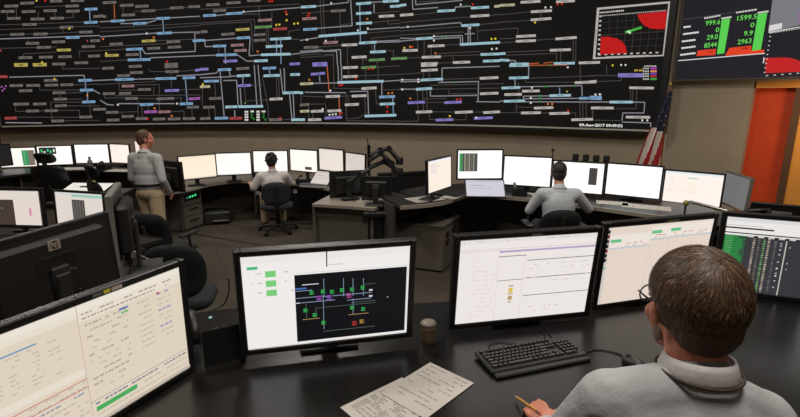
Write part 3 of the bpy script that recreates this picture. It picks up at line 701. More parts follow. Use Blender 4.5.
def pic_e4():
    W, H = .641, .401; p = Pic(W, H, (238, 222, 208)); ink = (214, 190, 178)
    p.r(0, 0, .022, 1, (214, 206, 204))
    for i in range(7): p.r(.002, .03+i*.06, .02, .075+i*.06, ((40, 40, 46), (120, 40, 40), (44, 48, 66))[i % 3])
    p.r(.004, .50, .02, .53, (90, 190, 170))
    for x0, x1, y in ((.03, .40, .10), (.40, .58, .03), (.58, 1, .02)):
        p.r(x0, y, x1, y+.16, (246, 236, 226)); p.r(x0+.004, y+.055, x0+.10, y+.095, (110, 200, 140)); p.r(x0, y+.16, x1, y+.18, (200, 206, 214)); p.r(x0, y+.18, x0+.004, 1, (220, 204, 192))
        for i in range(2): p.words(x0+.02, x1-.02, y+.11+i*.03, .012, (226, 150, 140) if i == 0 else ink, rng, .4)
    return p
def pic_table(W, H, bg=(244, 240, 238), second=True):
    p = Pic(W, H, bg); p.r(0, 0, 1, .05, (228, 226, 226)); p.r(.0, .13, .33, .15, (40, 40, 44)); p.r(.0, .10, .25, .11, (200, 198, 200)); p.r(0, .20, .62, .215, (40, 40, 44))
    x0, x1 = .0, .62
    p.r(x0, .24, x1, 1, (58, 58, 64)); p.r(x0+.0, .24, x0+.15, 1, (44, 132, 66))
    for i in range(24): 
        y = .26+i*.031; p.r(x0+.15-rng.uniform(.01, .05), y, x0+.15, y+.02, (58, 58, 64)); p.r(x0+.01, y, x0+.06, y+.006, (130, 200, 140))
    for u, c in ((.20, (196, 178, 160)), (.235, (120, 110, 104)), (.27, (120, 170, 110)), (.30, (196, 178, 160)), (.345, (112, 108, 108))):
        for i in range(24): p.r(u, .25+i*.031, u+.016, .25+i*.031+.02, shade(c, rng.uniform(.7, 1.05)))
    for i in range(9): p.r(.385, .27+rng.random()*.6, .395, .27+rng.random()*.6 if False else .0, c) if False else None
    for i in range(12): 
        y = .26+rng.random()*.66; p.r(.385, y, .397, y+.014, (200, 198, 196))
    p.r(.42, .24, .428, 1, (206, 196, 190))
    for i in range(25): p.r(.435, .25+i*.03, .61, .253+i*.03, (44, 44, 50))
    p.r(.16, .225, .61, .25, (216, 212, 210)); 
    for i in range(6): p.r(.2+i*.07, .23, .23+i*.07, .26, (40, 40, 44))
    for i in range(3): 
        y = .3+rng.random()*.5; p.r(.45, y, .455, y+.02, (220, 220, 220))
    if second:
        p.r(.70, .26, 1, 1, (58, 58, 64)); p.r(.70, .26, .9, 1, (50, 140, 70)); p.r(.69, .10, 1, .16, (140, 210, 200))
    return p
def sticker_row(t, cz, tilt, W, H, u, items, bez=.022):
    Mt = Matrix.Rotation(-tilt, 3, 'X'); C = Vector((0, 0, cz)); mb = MB(); x = (u-.5)*W
    for w, c in items:
        mb.col = lin(c); z = H/2+bez/2
        q = [(x, -.0075, z-.006), (x+w, -.0075, z-.006), (x+w, -.0075, z+.006), (x, -.0075, z+.006)]
        mb.add([C+Mt@Vector(v) for v in q], [(0, 1, 2, 3)]); x += w+.004
    mb.build('bezel_sticker', PRINT, t)
EM = [('wide monitor with cream windows and yellow sticker, beside the stacked headset phone', (-.937, 1.361, -.804, 65.6, .3), pic_e1),
      ('wide monitor showing a black one-line diagram window in front of the floor', (-.277, 1.765, -.769, 13.6, -7), pic_e2),
      ('wide monitor with ruled white page and small yellow icon, behind the keyboard', (.563, 2.011, -.781, 12.3, -6), pic_e3),
      ('wide monitor with cream page and green tabs, behind the seated man\'s head', (1.285, 2.284, -.793, 17, -3.9), pic_e4),
      ('wide monitor with dark green table, right of the seated man\'s head', (2.03, 2.345, -.806, -21.6, 0), lambda: pic_table(.641, .401))]
for i, (lb, (x, y, z, yw_, ti), pf_) in enumerate(EM):
    bse, cz = at_desk((x, y, z), FZ)
    lb = lb.replace('beside the stacked headset phone', 'beside the black telephone').replace(', right of the seated man\'s head', ' at the end of the nearest console')
    t = monitor(lb, bse, R(yw_), R(ti), cz, .641, .401, pf_(), bright=False, bez=.026, thick=.06)
    if i == 0: sticker_row(t, cz, R(ti), .641, .401, .50, [(.03, (96, 98, 92)), (.022, (214, 198, 60)), (.036, (196, 176, 160))], .026)
    if i == 2: sticker_row(t, cz, R(ti), .641, .401, .50, [(.008, (140, 138, 134)), (.008, (140, 138, 134)), (.008, (140, 138, 134)), (.008, (140, 138, 134))], .018)
    if i == 1: sticker_row(t, cz, R(ti), .641, .401, .50, [(.014, (60, 60, 60))], .018)
    if i == 3: sticker_row(t, cz, R(ti), .641, .401, .50, [(.02, (90, 90, 88)), (.02, (150, 150, 70)), (.04, (120, 118, 114))], .022)
# monitor seen from behind with its maker's badge
def hp_logo(place, hh, t):
    mb = MB(); W, H = .70, .40; mb.col = lin((150, 138, 122))
    y = .0185+.06*.55+.031; zc_ = .140
    mb.box((0, y+.0, zc_), (.060, .003, .046)); place(mb).build('badge', mat('badge_plate', (150, 138, 122), .5), t)
    mb = MB(); mb.col = lin((70, 60, 52)); n = 28
    for k in range(n): pass
    a = [(.020*math.cos(2*math.pi*k/n), y+.0022, zc_+.020*math.sin(2*math.pi*k/n)) for k in range(n)]
    mb.add(a, [tuple(range(n))])
    text_mb('hp', .034, lambda X, Y: Vector((.016-X, y+.0030, zc_-.006+Y)), (186, 174, 156), mb, width=.029)
    mb.col = lin((20, 20, 20)); place(mb).build('badge_logo', PRINT, t)
    mb = MB(); mb.box((-.01, y-.0005, zc_-.055), (.17, .006, .020), bev=.003); place(mb).build('carry_slot', BEZEL, t)
    mb = MB(); mb.box((-.02, y+.004, -.05), (.13, .02, .13), bev=.01); place(mb).build('mount_plate', BEZEL, t)
    for sx in (-1, 1):
        for sz in (-1, 1):
            mb = MB(); mb.ball((-.02+sx*.05, y+.015, -.05+sz*.05), .004, 8); place(mb).build('screw', METAL, t)
hpdir = R(76.2)
hpc = Vector((-1.63, 2.15, CAMZ-.80))
t = monitor('black monitor turned back to front with a round badge, below the cream table screens', (hpc.x-.05*math.cos(hpdir), hpc.y-.05*math.sin(hpdir), FZ), hpdir+math.pi, R(-3), hpc.z-FZ, .70, .375, pic_doc(.70, .375, rng), bright=False, bez=.024, thick=.06, logo=hp_logo, hfac=.96)
# monitor seen edge-on next to it
pe = px(115, 222, 2.78)
t = monitor('monitor seen edge-on with a grey side, next to the badge monitor', (pe.x, pe.y, FZ), R(-66), R(0), pe.z-FZ-.01, .44, .38, pic_doc(.44, .38, rng), bright=False, bez=.022, bezmat=GREYBEZ, thick=.07)

# --- far consoles
def place_mon(label, cx, cy, D, yaw, tilt, deskz, W, H, pic=None, group=None, **kw):
    p = px(cx, cy, D); return monitor(label, (p.x, p.y, deskz+.001), R(yaw), R(tilt), p.z-deskz, W, H, pic, group=group, **kw)
DZ, BZ, AZ, CZ = .90, .70, .76, .72
def pic_d2():
    p = Pic(.58, .362, (252, 252, 250)); p.r(.03, .10, .44, .75, (70, 74, 70)); p.r(.03, .10, .10, .75, (60, 140, 84))
    for i, c in enumerate(((150, 140, 120), (110, 104, 96), (150, 140, 120), (96, 92, 92), (140, 130, 120))): p.r(.14+i*.05, .12, .17+i*.05, .74, c)
    p.r(.0, .03, .45, .06, (210, 210, 210)); p.r(.45, 0, .452, 1, (225, 225, 225)); return p
def pic_d1():
    p = Pic(.58, .362, (240, 226, 212)); p.r(0, 0, 1, .06, (230, 230, 235))
    for i in range(5): p.r(.10, .14+i*.06, .10+rng.uniform(.2, .5), .155+i*.06, (170, 180, 205))
    return p
def pic_d4():
    p = Pic(.58, .362, (253, 252, 250)); p.r(.72, .15, .88, .72, (66, 62, 60)); p.r(.02, .03, .6, .045, (225, 222, 220)); return p
def pic_d6():
    p = Pic(.58, .362, (242, 232, 224)); p.r(0, 0, 1, .07, (220, 224, 228)); p.r(.4, .16, .58, .2, (170, 200, 190)); p.r(.38, .1, .385, .8, (226, 206, 196))
    for i in range(8): p.words(.08, .36, .2+i*.06, .02, (226, 200, 190), rng, .5); p.words(.42, .58, .3+i*.05, .02, (230, 214, 180), rng, .6)
    return p
def pic_a1():
    p = Pic(.56, .35, (252, 244, 236)); p.r(.62, .12, .80, .95, (60, 140, 90)); p.r(.80, .12, .97, .95, (120, 104, 96)); p.r(.68, .12, .70, .95, (110, 180, 120)); return p
def pic_a2():
    p = Pic(.56, .35, (252, 247, 242)); p.r(.05, .05, .55, .42, (30, 36, 36))
    for u, v, c in ((.10, .15, 0), (.18, .25, 1), (.28, .12, 2), (.36, .2, 0), (.46, .15, 1)): p.r(u, v, u+.05, v+.16, ((70, 190, 110), (220, 220, 214), (70, 170, 160))[c])
    return p
def pic_c1():
    p = Pic(.56, .35, (236, 224, 214)); p.r(.0, .26, .50, 1, (72, 60, 54)); p.r(.78, .5, .83, .72, (230, 150, 180)); p.r(.5, .2, 1, .22, (214, 220, 224))
    p.r(.1, .42, .2, .44, (180, 120, 110)); p.r(.25, .5, .3, .52, (120, 130, 190)); return p
def pic_c2():
    p = Pic(.56, .35, (234, 224, 216)); p.r(.35, .22, .62, .88, (76, 72, 70)); p.r(.36, .08, 1, .14, (150, 206, 190)); p.r(0, .04, 1, .07, (210, 222, 222))
    for i in range(4): p.r(.38+i*.06, .25, .41+i*.06, .86, (110, 104, 100))
    return p
def pic_b4():
    p = Pic(.56, .35, (250, 242, 234)); p.r(.55, .78, .80, .92, (70, 64, 60)); p.words(.5, .9, .2, .02, (210, 196, 190), rng); p.words(.5, .9, .34, .02, (214, 200, 190), rng); return p
place_mon('monitor angled over papers at the open end of the diagram console', 440, 174.5, 5.63, 58, 2, DZ, .58, .362, pic_d1(), bez=.02)
place_mon('monitor showing a colour striped block above the tilted touch screen', 480, 164.5, 6.25, 4, 4, DZ, .58, .362, pic_d2(), bez=.02)
place_mon('blank white monitor between the striped screen and the dark haired operator', 527, 171.5, 6.12, -20, 3, DZ, .58, .362, Pic(.58, .362, (254, 253, 250)), bez=.02)
place_mon('white monitor with one dark block, behind the dark haired operator', 577.5, 177.5, 5.82, -26, 3, DZ, .58, .362, pic_d4(), bez=.02)
place_mon('blank white monitor behind the loose papers, in front of the flag', 633, 181, 5.60, -33, 2, DZ, .58, .362, Pic(.58, .362, (253, 253, 251)), bez=.02)
place_mon('monitor with pale ruled table, last facing screen before the orange door', 692, 188.5, 5.50, -38, 2, DZ, .58, .362, pic_d6(), bez=.02)
place_mon('narrow turned monitor with grey side beside the orange door', 735, 191, 5.25, -100, 2, DZ, .52, .34, Pic(.52, .34, (116, 116, 116)), bez=.02, bezmat=GREYBEZ, bright=False)
place_mon('cream monitor above the grey drawer cabinet', 198, 167, 7.55, 42, 2, BZ, .56, .35, pic_doc(.56, .35, rng, (246, 228, 204)), bez=.02)
place_mon('plain white monitor between the drawer cabinet and the curly haired operator', 233, 164, 7.95, 18, 4, BZ, .56, .35, pic_doc(.56, .35, rng, (252, 246, 240)), bez=.02)
place_mon('white monitor directly behind the curly haired operator', 270.5, 161.5, 8.2, 6, 4, BZ, .56, .35, pic_doc(.56, .35, rng, (253, 247, 240)), bez=.02)
place_mon('white monitor with small dark box above the tilted keyboard tray', 303.5, 160.8, 8.04, -28, 0, BZ, .56, .35, pic_b4(), bez=.02)
place_mon('pale split page monitor left of the black arm cluster', 331, 160.3, 7.87, -39, 0, BZ, .56, .35, pic_doc(.56, .35, rng, (226, 216, 204)), bez=.02)
place_mon('monitor partly hidden by the black arm cluster', 355, 164.5, 8.0, -46, 2, BZ, .50, .35, pic_doc(.50, .35, rng, (206, 198, 190)), bez=.02)
place_mon('monitor with green and brown columns behind the high backed chair', 18, 157.5, 9.15, 22, 3, AZ, .56, .35, pic_a1(), bez=.02)
place_mon('monitor with small dark chart above the high backed chair', 55, 155.5, 9.3, 18, 3, AZ, .60, .35, pic_a2(), bez=.02)
place_mon('blank white monitor above the scattered papers and bottle', 92, 153.8, 9.4, 8, 2, AZ, .60, .35, Pic(.6, .35, (254, 252, 246)), bez=.02)
place_mon('pinkish white monitor just left of the standing man', 120, 153.8, 9.3, -18, 0, AZ, .46, .35, pic_doc(.46, .35, rng, (250, 234, 222)), bez=.02)
place_mon('monitor half hidden behind the standing man', 138, 152, 9.0, -52, 0, AZ, .44, .38, pic_doc(.44, .38, rng, (236, 220, 208)), bez=.02)
place_mon('monitor cut by the picture edge with brown window and pink mark', 14, 208, 4.75, -4, 3, CZ, .60, .37, pic_c1(), bez=.022, bright=False)
place_mon('monitor with dark striped block below the pale tilted desk screen', 79.5, 210, 4.55, -14, 3, CZ, .57, .33, pic_c2(), bez=.022, bright=False)
# monitor seen from behind between consoles and one behind the standing man
place_mon('black monitor back beside the articulated arms', 347, 184, 6.35, 200, 0, .80, .44, .32, None, bez=.02, bright=False)
place_mon('small black monitor back below the articulated arms', 377, 187, 6.03, 172, 0, .78, .34, .24, None, bez=.02, bright=False)
place_mon('black monitor back behind the standing man', 173, 176, 6.9, 155, 2, .76, .40, .40, None, bez=.02, bright=False)
place_mon('dark turned monitor at the far left edge', -6, 156, 8.5, 62, 0, AZ, .5, .36, Pic(.5, .36, (30, 28, 28)), bez=.02, bright=False)
# ------------------------------------------------------------------ worktops and consoles
def ribbon(mb, pts, width, z0, z1, side=1):
    """slab that follows a plan polyline, width measured to one side of it"""
    P = [Vector((p[0], p[1])) for p in pts]; L = []
    for i, p in enumerate(P):
        d = (P[min(i+1, len(P)-1)]-P[max(i-1, 0)]).normalized(); n = Vector((-d.y, d.x))*side
        wv = width[i] if isinstance(width, (list, tuple)) else width
        L.append((p, p+n*wv))
    vs = []; fs = []
    for a, b in L: vs += [(a.x, a.y, z0), (b.x, b.y, z0), (b.x, b.y, z1), (a.x, a.y, z1)]
    for i in range(len(L)-1):
        o = i*4
        for k in range(4): fs.append((o+k, o+(k+1) % 4, o+4+(k+1) % 4, o+4+k))
    fs += [(3, 2, 1, 0), (4*len(L)-4, 4*len(L)-3, 4*len(L)-2, 4*len(L)-1)]
    mb.add(vs, fs)
def smooth_path(pts, n=6):
    out = []
    P = [Vector((p[0], p[1], p[2] if len(p) > 2 else 0)) for p in pts]
    for i in range(len(P)-1):
        p0, p1, p2, p3 = P[max(i-1, 0)], P[i], P[i+1], P[min(i+2, len(P)-1)]
        for k in range(n):
            t = k/n
            out.append(.5*((2*p1)+(p2-p0)*t+(2*p0-5*p1+4*p2-p3)*t*t+(3*p1-p0-3*p2+p3)*t**3))
    out.append(P[-1]); return out
# nearest console: black worktop that wraps from the left screen round to the right end
ND = thing('console_desk', 'long black satin worktop of the nearest console with papers and keyboard', 'desk', (0.4, 1.7, PLAT))
def ndb(mb, name, material): 
    off = ND.location; mb.v = [tuple(Vector(v)-off) for v in mb.v]; return mb.build(name, material, ND)
front = smooth_path([(-1.05, .55), (-.62, 1.0), (-.12, 1.28), (.5, 1.27), (1.05, 1.26), (1.55, 1.22), (2.0, 1.05), (2.45, .78)])
back_ = smooth_path([(-1.75, 1.25), (-1.40, 1.85), (-.9, 2.22), (.2, 2.32), (1.2, 2.58), (1.9, 2.62), (2.7, 2.35), (3.3, 1.9)])
mb = MB(); vs = []
for a, b in zip(front, back_): vs += [(a.x, a.y, FZ-.035), (b.x, b.y, FZ-.035), (b.x, b.y, FZ), (a.x, a.y, FZ)]
fs = []
for i in range(len(front)-1):
    o = i*4
    for k in range(4): fs.append((o+k, o+4+k, o+4+(k+1) % 4, o+(k+1) % 4))
n4 = 4*len(front); fs += [(0, 1, 2, 3), (n4-1, n4-2, n4-3, n4-4)]
mb.add(vs, fs); ndb(mb, 'worktop', DESKTOP)
mb = MB(); ribbon(mb, [(p.x, p.y) for p in front], .03, FZ-.075, FZ-.036, 1); ndb(mb, 'edge_rail', BLACK)
mb = MB(); ribbon(mb, [(p.x*.98, p.y-.16) for p in back_], .03, PLAT+.02, FZ-.036, -1); ndb(mb, 'modesty_panel', PANEL)
for x, y in ((-1.05, 1.2), (.1, 1.75), (1.6, 2.0), (2.5, 1.5)):
    mb = MB(); mb.box((x, y, (PLAT+FZ-.036)/2), (.06, .5, FZ-.036-PLAT), bev=.006); ndb(mb, 'leg_panel', PANEL)
# side desk behind it carrying the badge monitor
SD = thing('side_desk', 'dark side worktop under the badge monitor', 'desk', (-2.0, 2.4, PLAT))
mb = MB(); off = Vector(SD.location); mb.box(Vector((-2.06, 2.32, FZ-.02))-off, (.95, 1.05, .035), bev=.008); mb.build('worktop', DESKDARK, SD)
for sx in (-.44, .44):
    mb = MB(); mb.box((sx-.06, -.08, (FZ-.04-PLAT)/2), (.04, .9, FZ-.04-PLAT)); mb.build('leg_panel', PANEL, SD)

def console(name, label, path, width, z, floor, mats=(DESKDARK, PANEL), side=1, inset=.45, legs=4, group=None, edge=None):
    P = smooth_path(path, 5); c = P[len(P)//2]
    t = thing(name, label, 'desk', (c.x, c.y, floor), 0, group)
    L = [(p.x-c.x, p.y-c.y) for p in P]
    mb = MB(); ribbon(mb, L, width, z-floor-.035, z-floor, side); mb.build('worktop', mats[0], t)
    Q = []
    for i, p in enumerate(L):
        d = (Vector(L[min(i+1, len(L)-1)])-Vector(L[max(i-1, 0)])).normalized(); n = Vector((-d.y, d.x))*side
        Q.append(Vector(p)+n*inset)
    mb = MB(); ribbon(mb, [(q.x, q.y) for q in Q], .03, .02, z-floor-.036, side); mb.build('front_panel', mats[1], t)
    if edge:
        mb = MB(); ribbon(mb, L, .025, z-floor-.04, z-floor+.001, -side); mb.build('edge_strip', edge, t)
    for k in range(legs):
        i = int((len(L)-1)*(k+.08)/(legs-.84)); i = min(i, len(L)-1)
        a = Vector(L[i]); b = Q[i]; md = (a*.35+b*.65); d = (b-a).normalized()
        mb = MB(); mb.box((md.x, md.y, (z-floor-.036)/2+.005), ((b-a).length*.6, .03, z-floor-.046), rot=Euler((0, 0, math.atan2(d.y, d.x)))); mb.build('leg_panel', mats[1], t)
    return t
def pzz(x, y, z): p = pz(x, y, z); return (p.x, p.y)
# operator-side edges (camera side) are found from the photograph on the worktop plane
console('console_desk', 'curved console desk of the dark haired operator with papers along it', [pzz(400, 206, DZ), pzz(440, 202, DZ), pzz(468, 194.5, DZ), pzz(505, 196, DZ), pzz(560, 202, DZ), pzz(620, 210, DZ), pzz(690, 219, DZ), pzz(735, 222, DZ)], [.95, .9, .8]+[.8]*40, DZ, 0, (DESKDARK, PANEL), 1, .5, 5, edge=DESKEDGE)
console('console_desk', 'curved console desk of the curly haired operator with pale worktop', [pzz(158, 194, BZ), pzz(186, 190, BZ), pzz(215, 183.5, BZ), pzz(250, 181, BZ), pzz(300, 184, BZ), pzz(333, 190, BZ), pzz(348, 193.5, BZ)], .8, BZ, 0, (DESKEDGE, PANEL), 1, .62, 5)
console('console_desk', 'far console desk behind the high backed chair with bottle and papers', [pzz(-30, 180, AZ), pzz(0, 176.5, AZ), pzz(40, 172, AZ), pzz(80, 170, AZ), pzz(120, 171, AZ), pzz(150, 176, AZ)], .85, AZ, 0, (DESKDARK, PANEL), 1, .4, 4)
console('console_desk', 'dark console desk under the two tilted table screens', [(-4.6, 4.0), (-3.9, 4.12), (-3.3, 4.1), (-2.75, 3.85)], .85, CZ, 0, (DESKDARK, PANEL), 1, .4, 3)
console('console_desk', 'short desk section with pale top under the articulated arms', [pzz(312, 204, .78), pzz(345, 206, .78), pzz(374, 208.5, .78)], .62, .78, 0, (DESKEDGE, LAMINATE), 1, .12, 2)
0 and console('console_desk', 'console desk corner behind the standing man', [pzz(150, 196, .74), pzz(165, 196, .74), pzz(182, 194, .74)], .6, .74, 0, (DESKDARK, PANEL), 1, .3, 2)

# cabinets ----------------------------------------------------------
def cabinet(label, corner, w, d, h, rot, drawers, name='drawer_cabinet', cat='cabinet', face='x'):
    t = thing(name, label, cat, corner, rot)
    mb = MB(); mb.box((w/2, d/2, h/2), (w-.004, d-.02, h-.02), bev=.006); mb.build('body', CABGREY, t)
    mb = MB(); mb.box((w/2, d/2, h-.006), (w+.02, d+.01, .018), bev=.005); mb.build('top', CABGREY, t)
    hh = (h-.08)/len(drawers) if drawers else 0
    z = h-.05
    for k in drawers:
        dh = (h-.09)*k; 
        mb = MB(); mb.box((w/2, -.004, z-dh/2), (w-.03, .02, dh-.012), bev=.004); o = mb.build('drawer', CABGREY, t)
        mb = MB(); mb.box((w/2, -.022, z-dh*.35), (w*.45, .016, .012), bev=.003); mb.build('handle', DARKMETAL, o)
        z -= dh
    mb = MB(); mb.box((w/2, d/2, .012), (w-.05, d-.06, .024)); mb.build('plinth', BLACK, t)
    return t
# grey drawer cabinet under the curly haired operator's desk
c0 = pz(184.5, 232.5, 0); c1 = pz(206, 225, 0); c2 = pz(166, 224, 0)
e = (c1-c0); rotc = math.atan2(e.y, e.x)
cab = cabinet('grey three drawer cabinet with green lit radio, left of the operator', c0, .44, .62, .62, rotc, (.30, .33, .37))
mb = MB(); mb.box((.22, -.018, .54), (.34, .016, .10), bev=.004); pnl = mb.build('radio_panel', BLACK, cab)
for k, (x, c) in enumerate(((.10, 0), (.16, 1), (.22, 1), (.28, 1))):
    mb = MB(); mb.col = lin(((60, 110, 96), (70, 240, 150))[c]); mb.box((x, -.028, .545+.004*k), (.035, .004, .03)); mb.build('indicator_lamp', SCREEN, pnl)
# big grey pedestal at the end of the diagram console
g0 = pz(447, 274, 0); g1 = pz(459, 262, 0)
PEDH = .60
ped = thing('pedestal_cabinet', 'squat grey pedestal cabinet with flat top and dark side sockets', 'cabinet', (0, 0, 0), 0)
tA, tB, tC, tD = pz(385, 221, PEDH), pz(444, 226.5, PEDH), pz(461, 215, PEDH), pz(412, 211, PEDH)
ctr = (tA+tB+tC+tD)/4; ped.location = (ctr.x, ctr.y, 0)
pl = [((p.x-ctr.x), (p.y-ctr.y)) for p in (tA, tB, tC, tD)]
def grow(poly, k): return [(x*k, y*k) for x, y in poly]
mb = MB(); mb.prism(grow(pl, .96), .03, PEDH-.02); mb.build('body', CABGREY, ped)
mb = MB(); mb.prism(pl, PEDH-.02, PEDH); mb.build('top', CABGREY, ped)
mb = MB(); mb.prism(grow(pl, .9), 0, .03); mb.build('plinth', BLACK, ped)
sB, sC = Vector((*pl[1], 0))*.965, Vector((*pl[2], 0))*.965
sd = (sC-sB).normalized(); sn = Vector((sd.y, -sd.x, 0))
for k, z in ((.25, .46), (.25, .36), (.6, .47)):
    mb = MB(); mb.box(sB+(sC-sB)*k+Vector((0, 0, z))+sn*.004, (.09, .012, .06), rot=Euler((0, 0, math.atan2(sd.y, sd.x)))); o = mb.build('socket', BLACK, ped)
    mb = MB(); mb.box(sB+(sC-sB)*k+Vector((0, 0, z))+sn*.012, (.03, .01, .02), rot=Euler((0, 0, math.atan2(sd.y, sd.x)))); mb.build('plug', mat('red_plug', (130, 50, 40), .5), o)
# papers on the pedestal
def sheet(name, label, cx, cy, z, w, h, rot, lines=12, group=None, col=(226, 220, 208), curl=0., cat='paper', material=None):
    p = pz(cx, cy, z)
    mb = MB(); t = thing(name, label, cat, (p.x, p.y, z), rot, group)
    mb.col = lin(col); n = 6; vs = []
    for i in range(n+1):
        for j in range(2):
            for zz in (0, .0012): vs.append(((j-.5)*w, (i/n-.5)*h, zz+curl*((i/n-.5)**2)*4))
    fs = []
    for i in range(n):
        o = i*4; fs += [(o+1, o+3, o+7, o+5), (o, o+4, o+6, o+2), (o, o+1, o+5, o+4), (o+2, o+6, o+7, o+3)]
    fs += [(0, 2, 3, 1), (4*n, 4*n+1, 4*n+3, 4*n+2)]
    mb.add(vs, fs); mb.build('page', material or PAPER, t)
    if lines:
        mb = MB(); r = random.Random(int(cx*7+cy)); mb.col = lin(tuple(v*.62 for v in col))
        for i in range(lines):
            y = h*.42-i*h*.84/lines; x = -w*.42; zz = .0018+curl*((y/h)**2)*4
            while x < w*.40:
                l = r.uniform(.01, .035)*w/.2
                if r.random() < .72: mb.add([(x, y, zz), (min(x+l, w*.43), y, zz), (min(x+l, w*.43), y+h*.016, zz), (x, y+h*.016, zz)], [(0, 1, 2, 3)])
                x += l+.006*w/.2
        mb.build('print', PRINT, t)['kind'] = 'stuff'
    return t
# ------------------------------------------------------------------ chairs
def office_chair(label, loc, rotz, cloth, seat_h=.47, back_h=.52, back_w=.46, headrest=False, arms=True, recline=10, round_back=False, gap=.08):
    t = thing('office_chair', label, 'chair', loc, rotz)
    mb = MB()
    prof = [(0, -.04), (.6, -.04), (.93, -.03), (1, 0), (.97, .03), (.8, .045), (0, .035)]
    n = 28; vs = []; 
    for r, z in prof:
        for k in range(n):
            a = 2*math.pi*k/n; e = .55
            x = math.copysign(abs(math.cos(a))**e, math.cos(a)); y = math.copysign(abs(math.sin(a))**e, math.sin(a))
            vs.append((x*r*.25, y*r*.245, seat_h+z))
    mb.add(vs, [(i*n+k, i*n+(k+1) % n, (i+1)*n+(k+1) % n, (i+1)*n+k) for i in range(len(prof)-1) for k in range(n)], True)
    mb.build('seat', cloth, t)
    # backrest: padded, curved round the sitter
    def back_shape(w, z0, z1, th, ex):
        mb = MB(); nu, nv = 16, 14; F = []; B = []
        for j in range(nv+1):
            v = -1+2*j/nv
            for i in range(nu+1):
                u = -1+2*i/nu
                # square grid to superellipse
                m_ = max(abs(u), abs(v)); l = (abs(u)**ex+abs(v)**ex)**(1/ex) if m_ else 1
                uu, vv = (u*m_/l, v*m_/l) if m_ else (0, 0)
                x = uu*w/2; zz = (z0+z1)/2+vv*(z1-z0)/2
                y = -.22-(zz-seat_h)*math.tan(R(recline))+.30*x*x/w + .02*math.sin((vv+1)*2.4)
                edge = 1-m_**4
                F.append((x, y+th*.5*edge+.004, zz)); B.append((x, y-th*.5*edge-.004, zz))
        mb.v = F+B; o = len(F)
        for j in range(nv):
            for i in range(nu):
                a = j*(nu+1)+i; q = (a, a+1, a+nu+2, a+nu+1)
                mb.f.append(list(q[::-1])); mb.f.append([k+o for k in q]); mb.c += [mb.col]*2; mb.smooth += [True]*2
        ring = [i for i in range(nu+1)]+[j*(nu+1)+nu for j in range(1, nv+1)]+[nv*(nu+1)+i for i in range(nu-1, -1, -1)]+[j*(nu+1) for j in range(nv-1, 0, -1)]
        for a, b in zip(ring, ring[1:]+ring[:1]): mb.f.append([a, a+o, b+o, b][::-1]); mb.c.append(mb.col); mb.smooth.append(True)
        return mb
    back_shape(back_w, seat_h+gap, seat_h+gap+back_h, .07, 2.6 if round_back else 5).build('backrest', cloth, t)
    top = seat_h+gap+back_h
    mb = MB(); yb = lambda z: -.22-(z-seat_h)*math.tan(R(recline))
    mb.tube([(0, -.05, seat_h-.06), (0, -.24, seat_h-.05), (0, yb(seat_h+.1)-.05, seat_h+.1), (0, yb(seat_h+.35)-.05, seat_h+.35)], .022); mb.build('back_support', DARKPL, t)
    if headrest:
        hr = back_shape(.28, top+.03, top+.19, .07, 3.5); hr.build('headrest', cloth, t)
        mb = MB(); mb.box((0, yb(top)-.03, top+.02), (.06, .015, .16), rot=Euler((R(recline), 0, 0))); mb.build('headrest_bracket', DARKPL, t)
    if arms:
        for s in (-1, 1):
            mb = MB(); mb.box((s*.29, -.02, seat_h+.21), (.075, .26, .03), bev=.012); a = mb.build('armrest', BLACK, t)
            mb = MB(); mb.tube([(s*.17, 0, seat_h-.05), (s*.27, 0, seat_h-.04), (s*.295, -.01, seat_h+.05), (s*.29, -.02, seat_h+.2)], .016); mb.build('arm_post', DARKPL, a)
    mb = MB(); mb.cyl((0, 0, .10), (0, 0, seat_h-.04), .028); mb.cyl((0, 0, .08), (0, 0, .22), .04, .035); mb.build('gas_column', DARKMETAL, t)
    for k in range(5):
        a = 2*math.pi*k/5+.3; d = Vector((math.cos(a), math.sin(a), 0))
        mb = MB(); mb.tube([d*.02+Vector((0, 0, .11)), d*.16+Vector((0, 0, .10)), d*.30+Vector((0, 0, .075))], [.03, .024, .016]); l = mb.build('base_leg', DARKPL, t)
        mb = MB(); q = Vector((-d.y, d.x, 0))
        for s in (-1, 1): mb.cyl(d*.30+q*s*.006+Vector((0, 0, .03)), d*.30+q*s*.026+Vector((0, 0, .03)), .0295, n=12)
        mb.build('caster', BLACK, l)
    return t

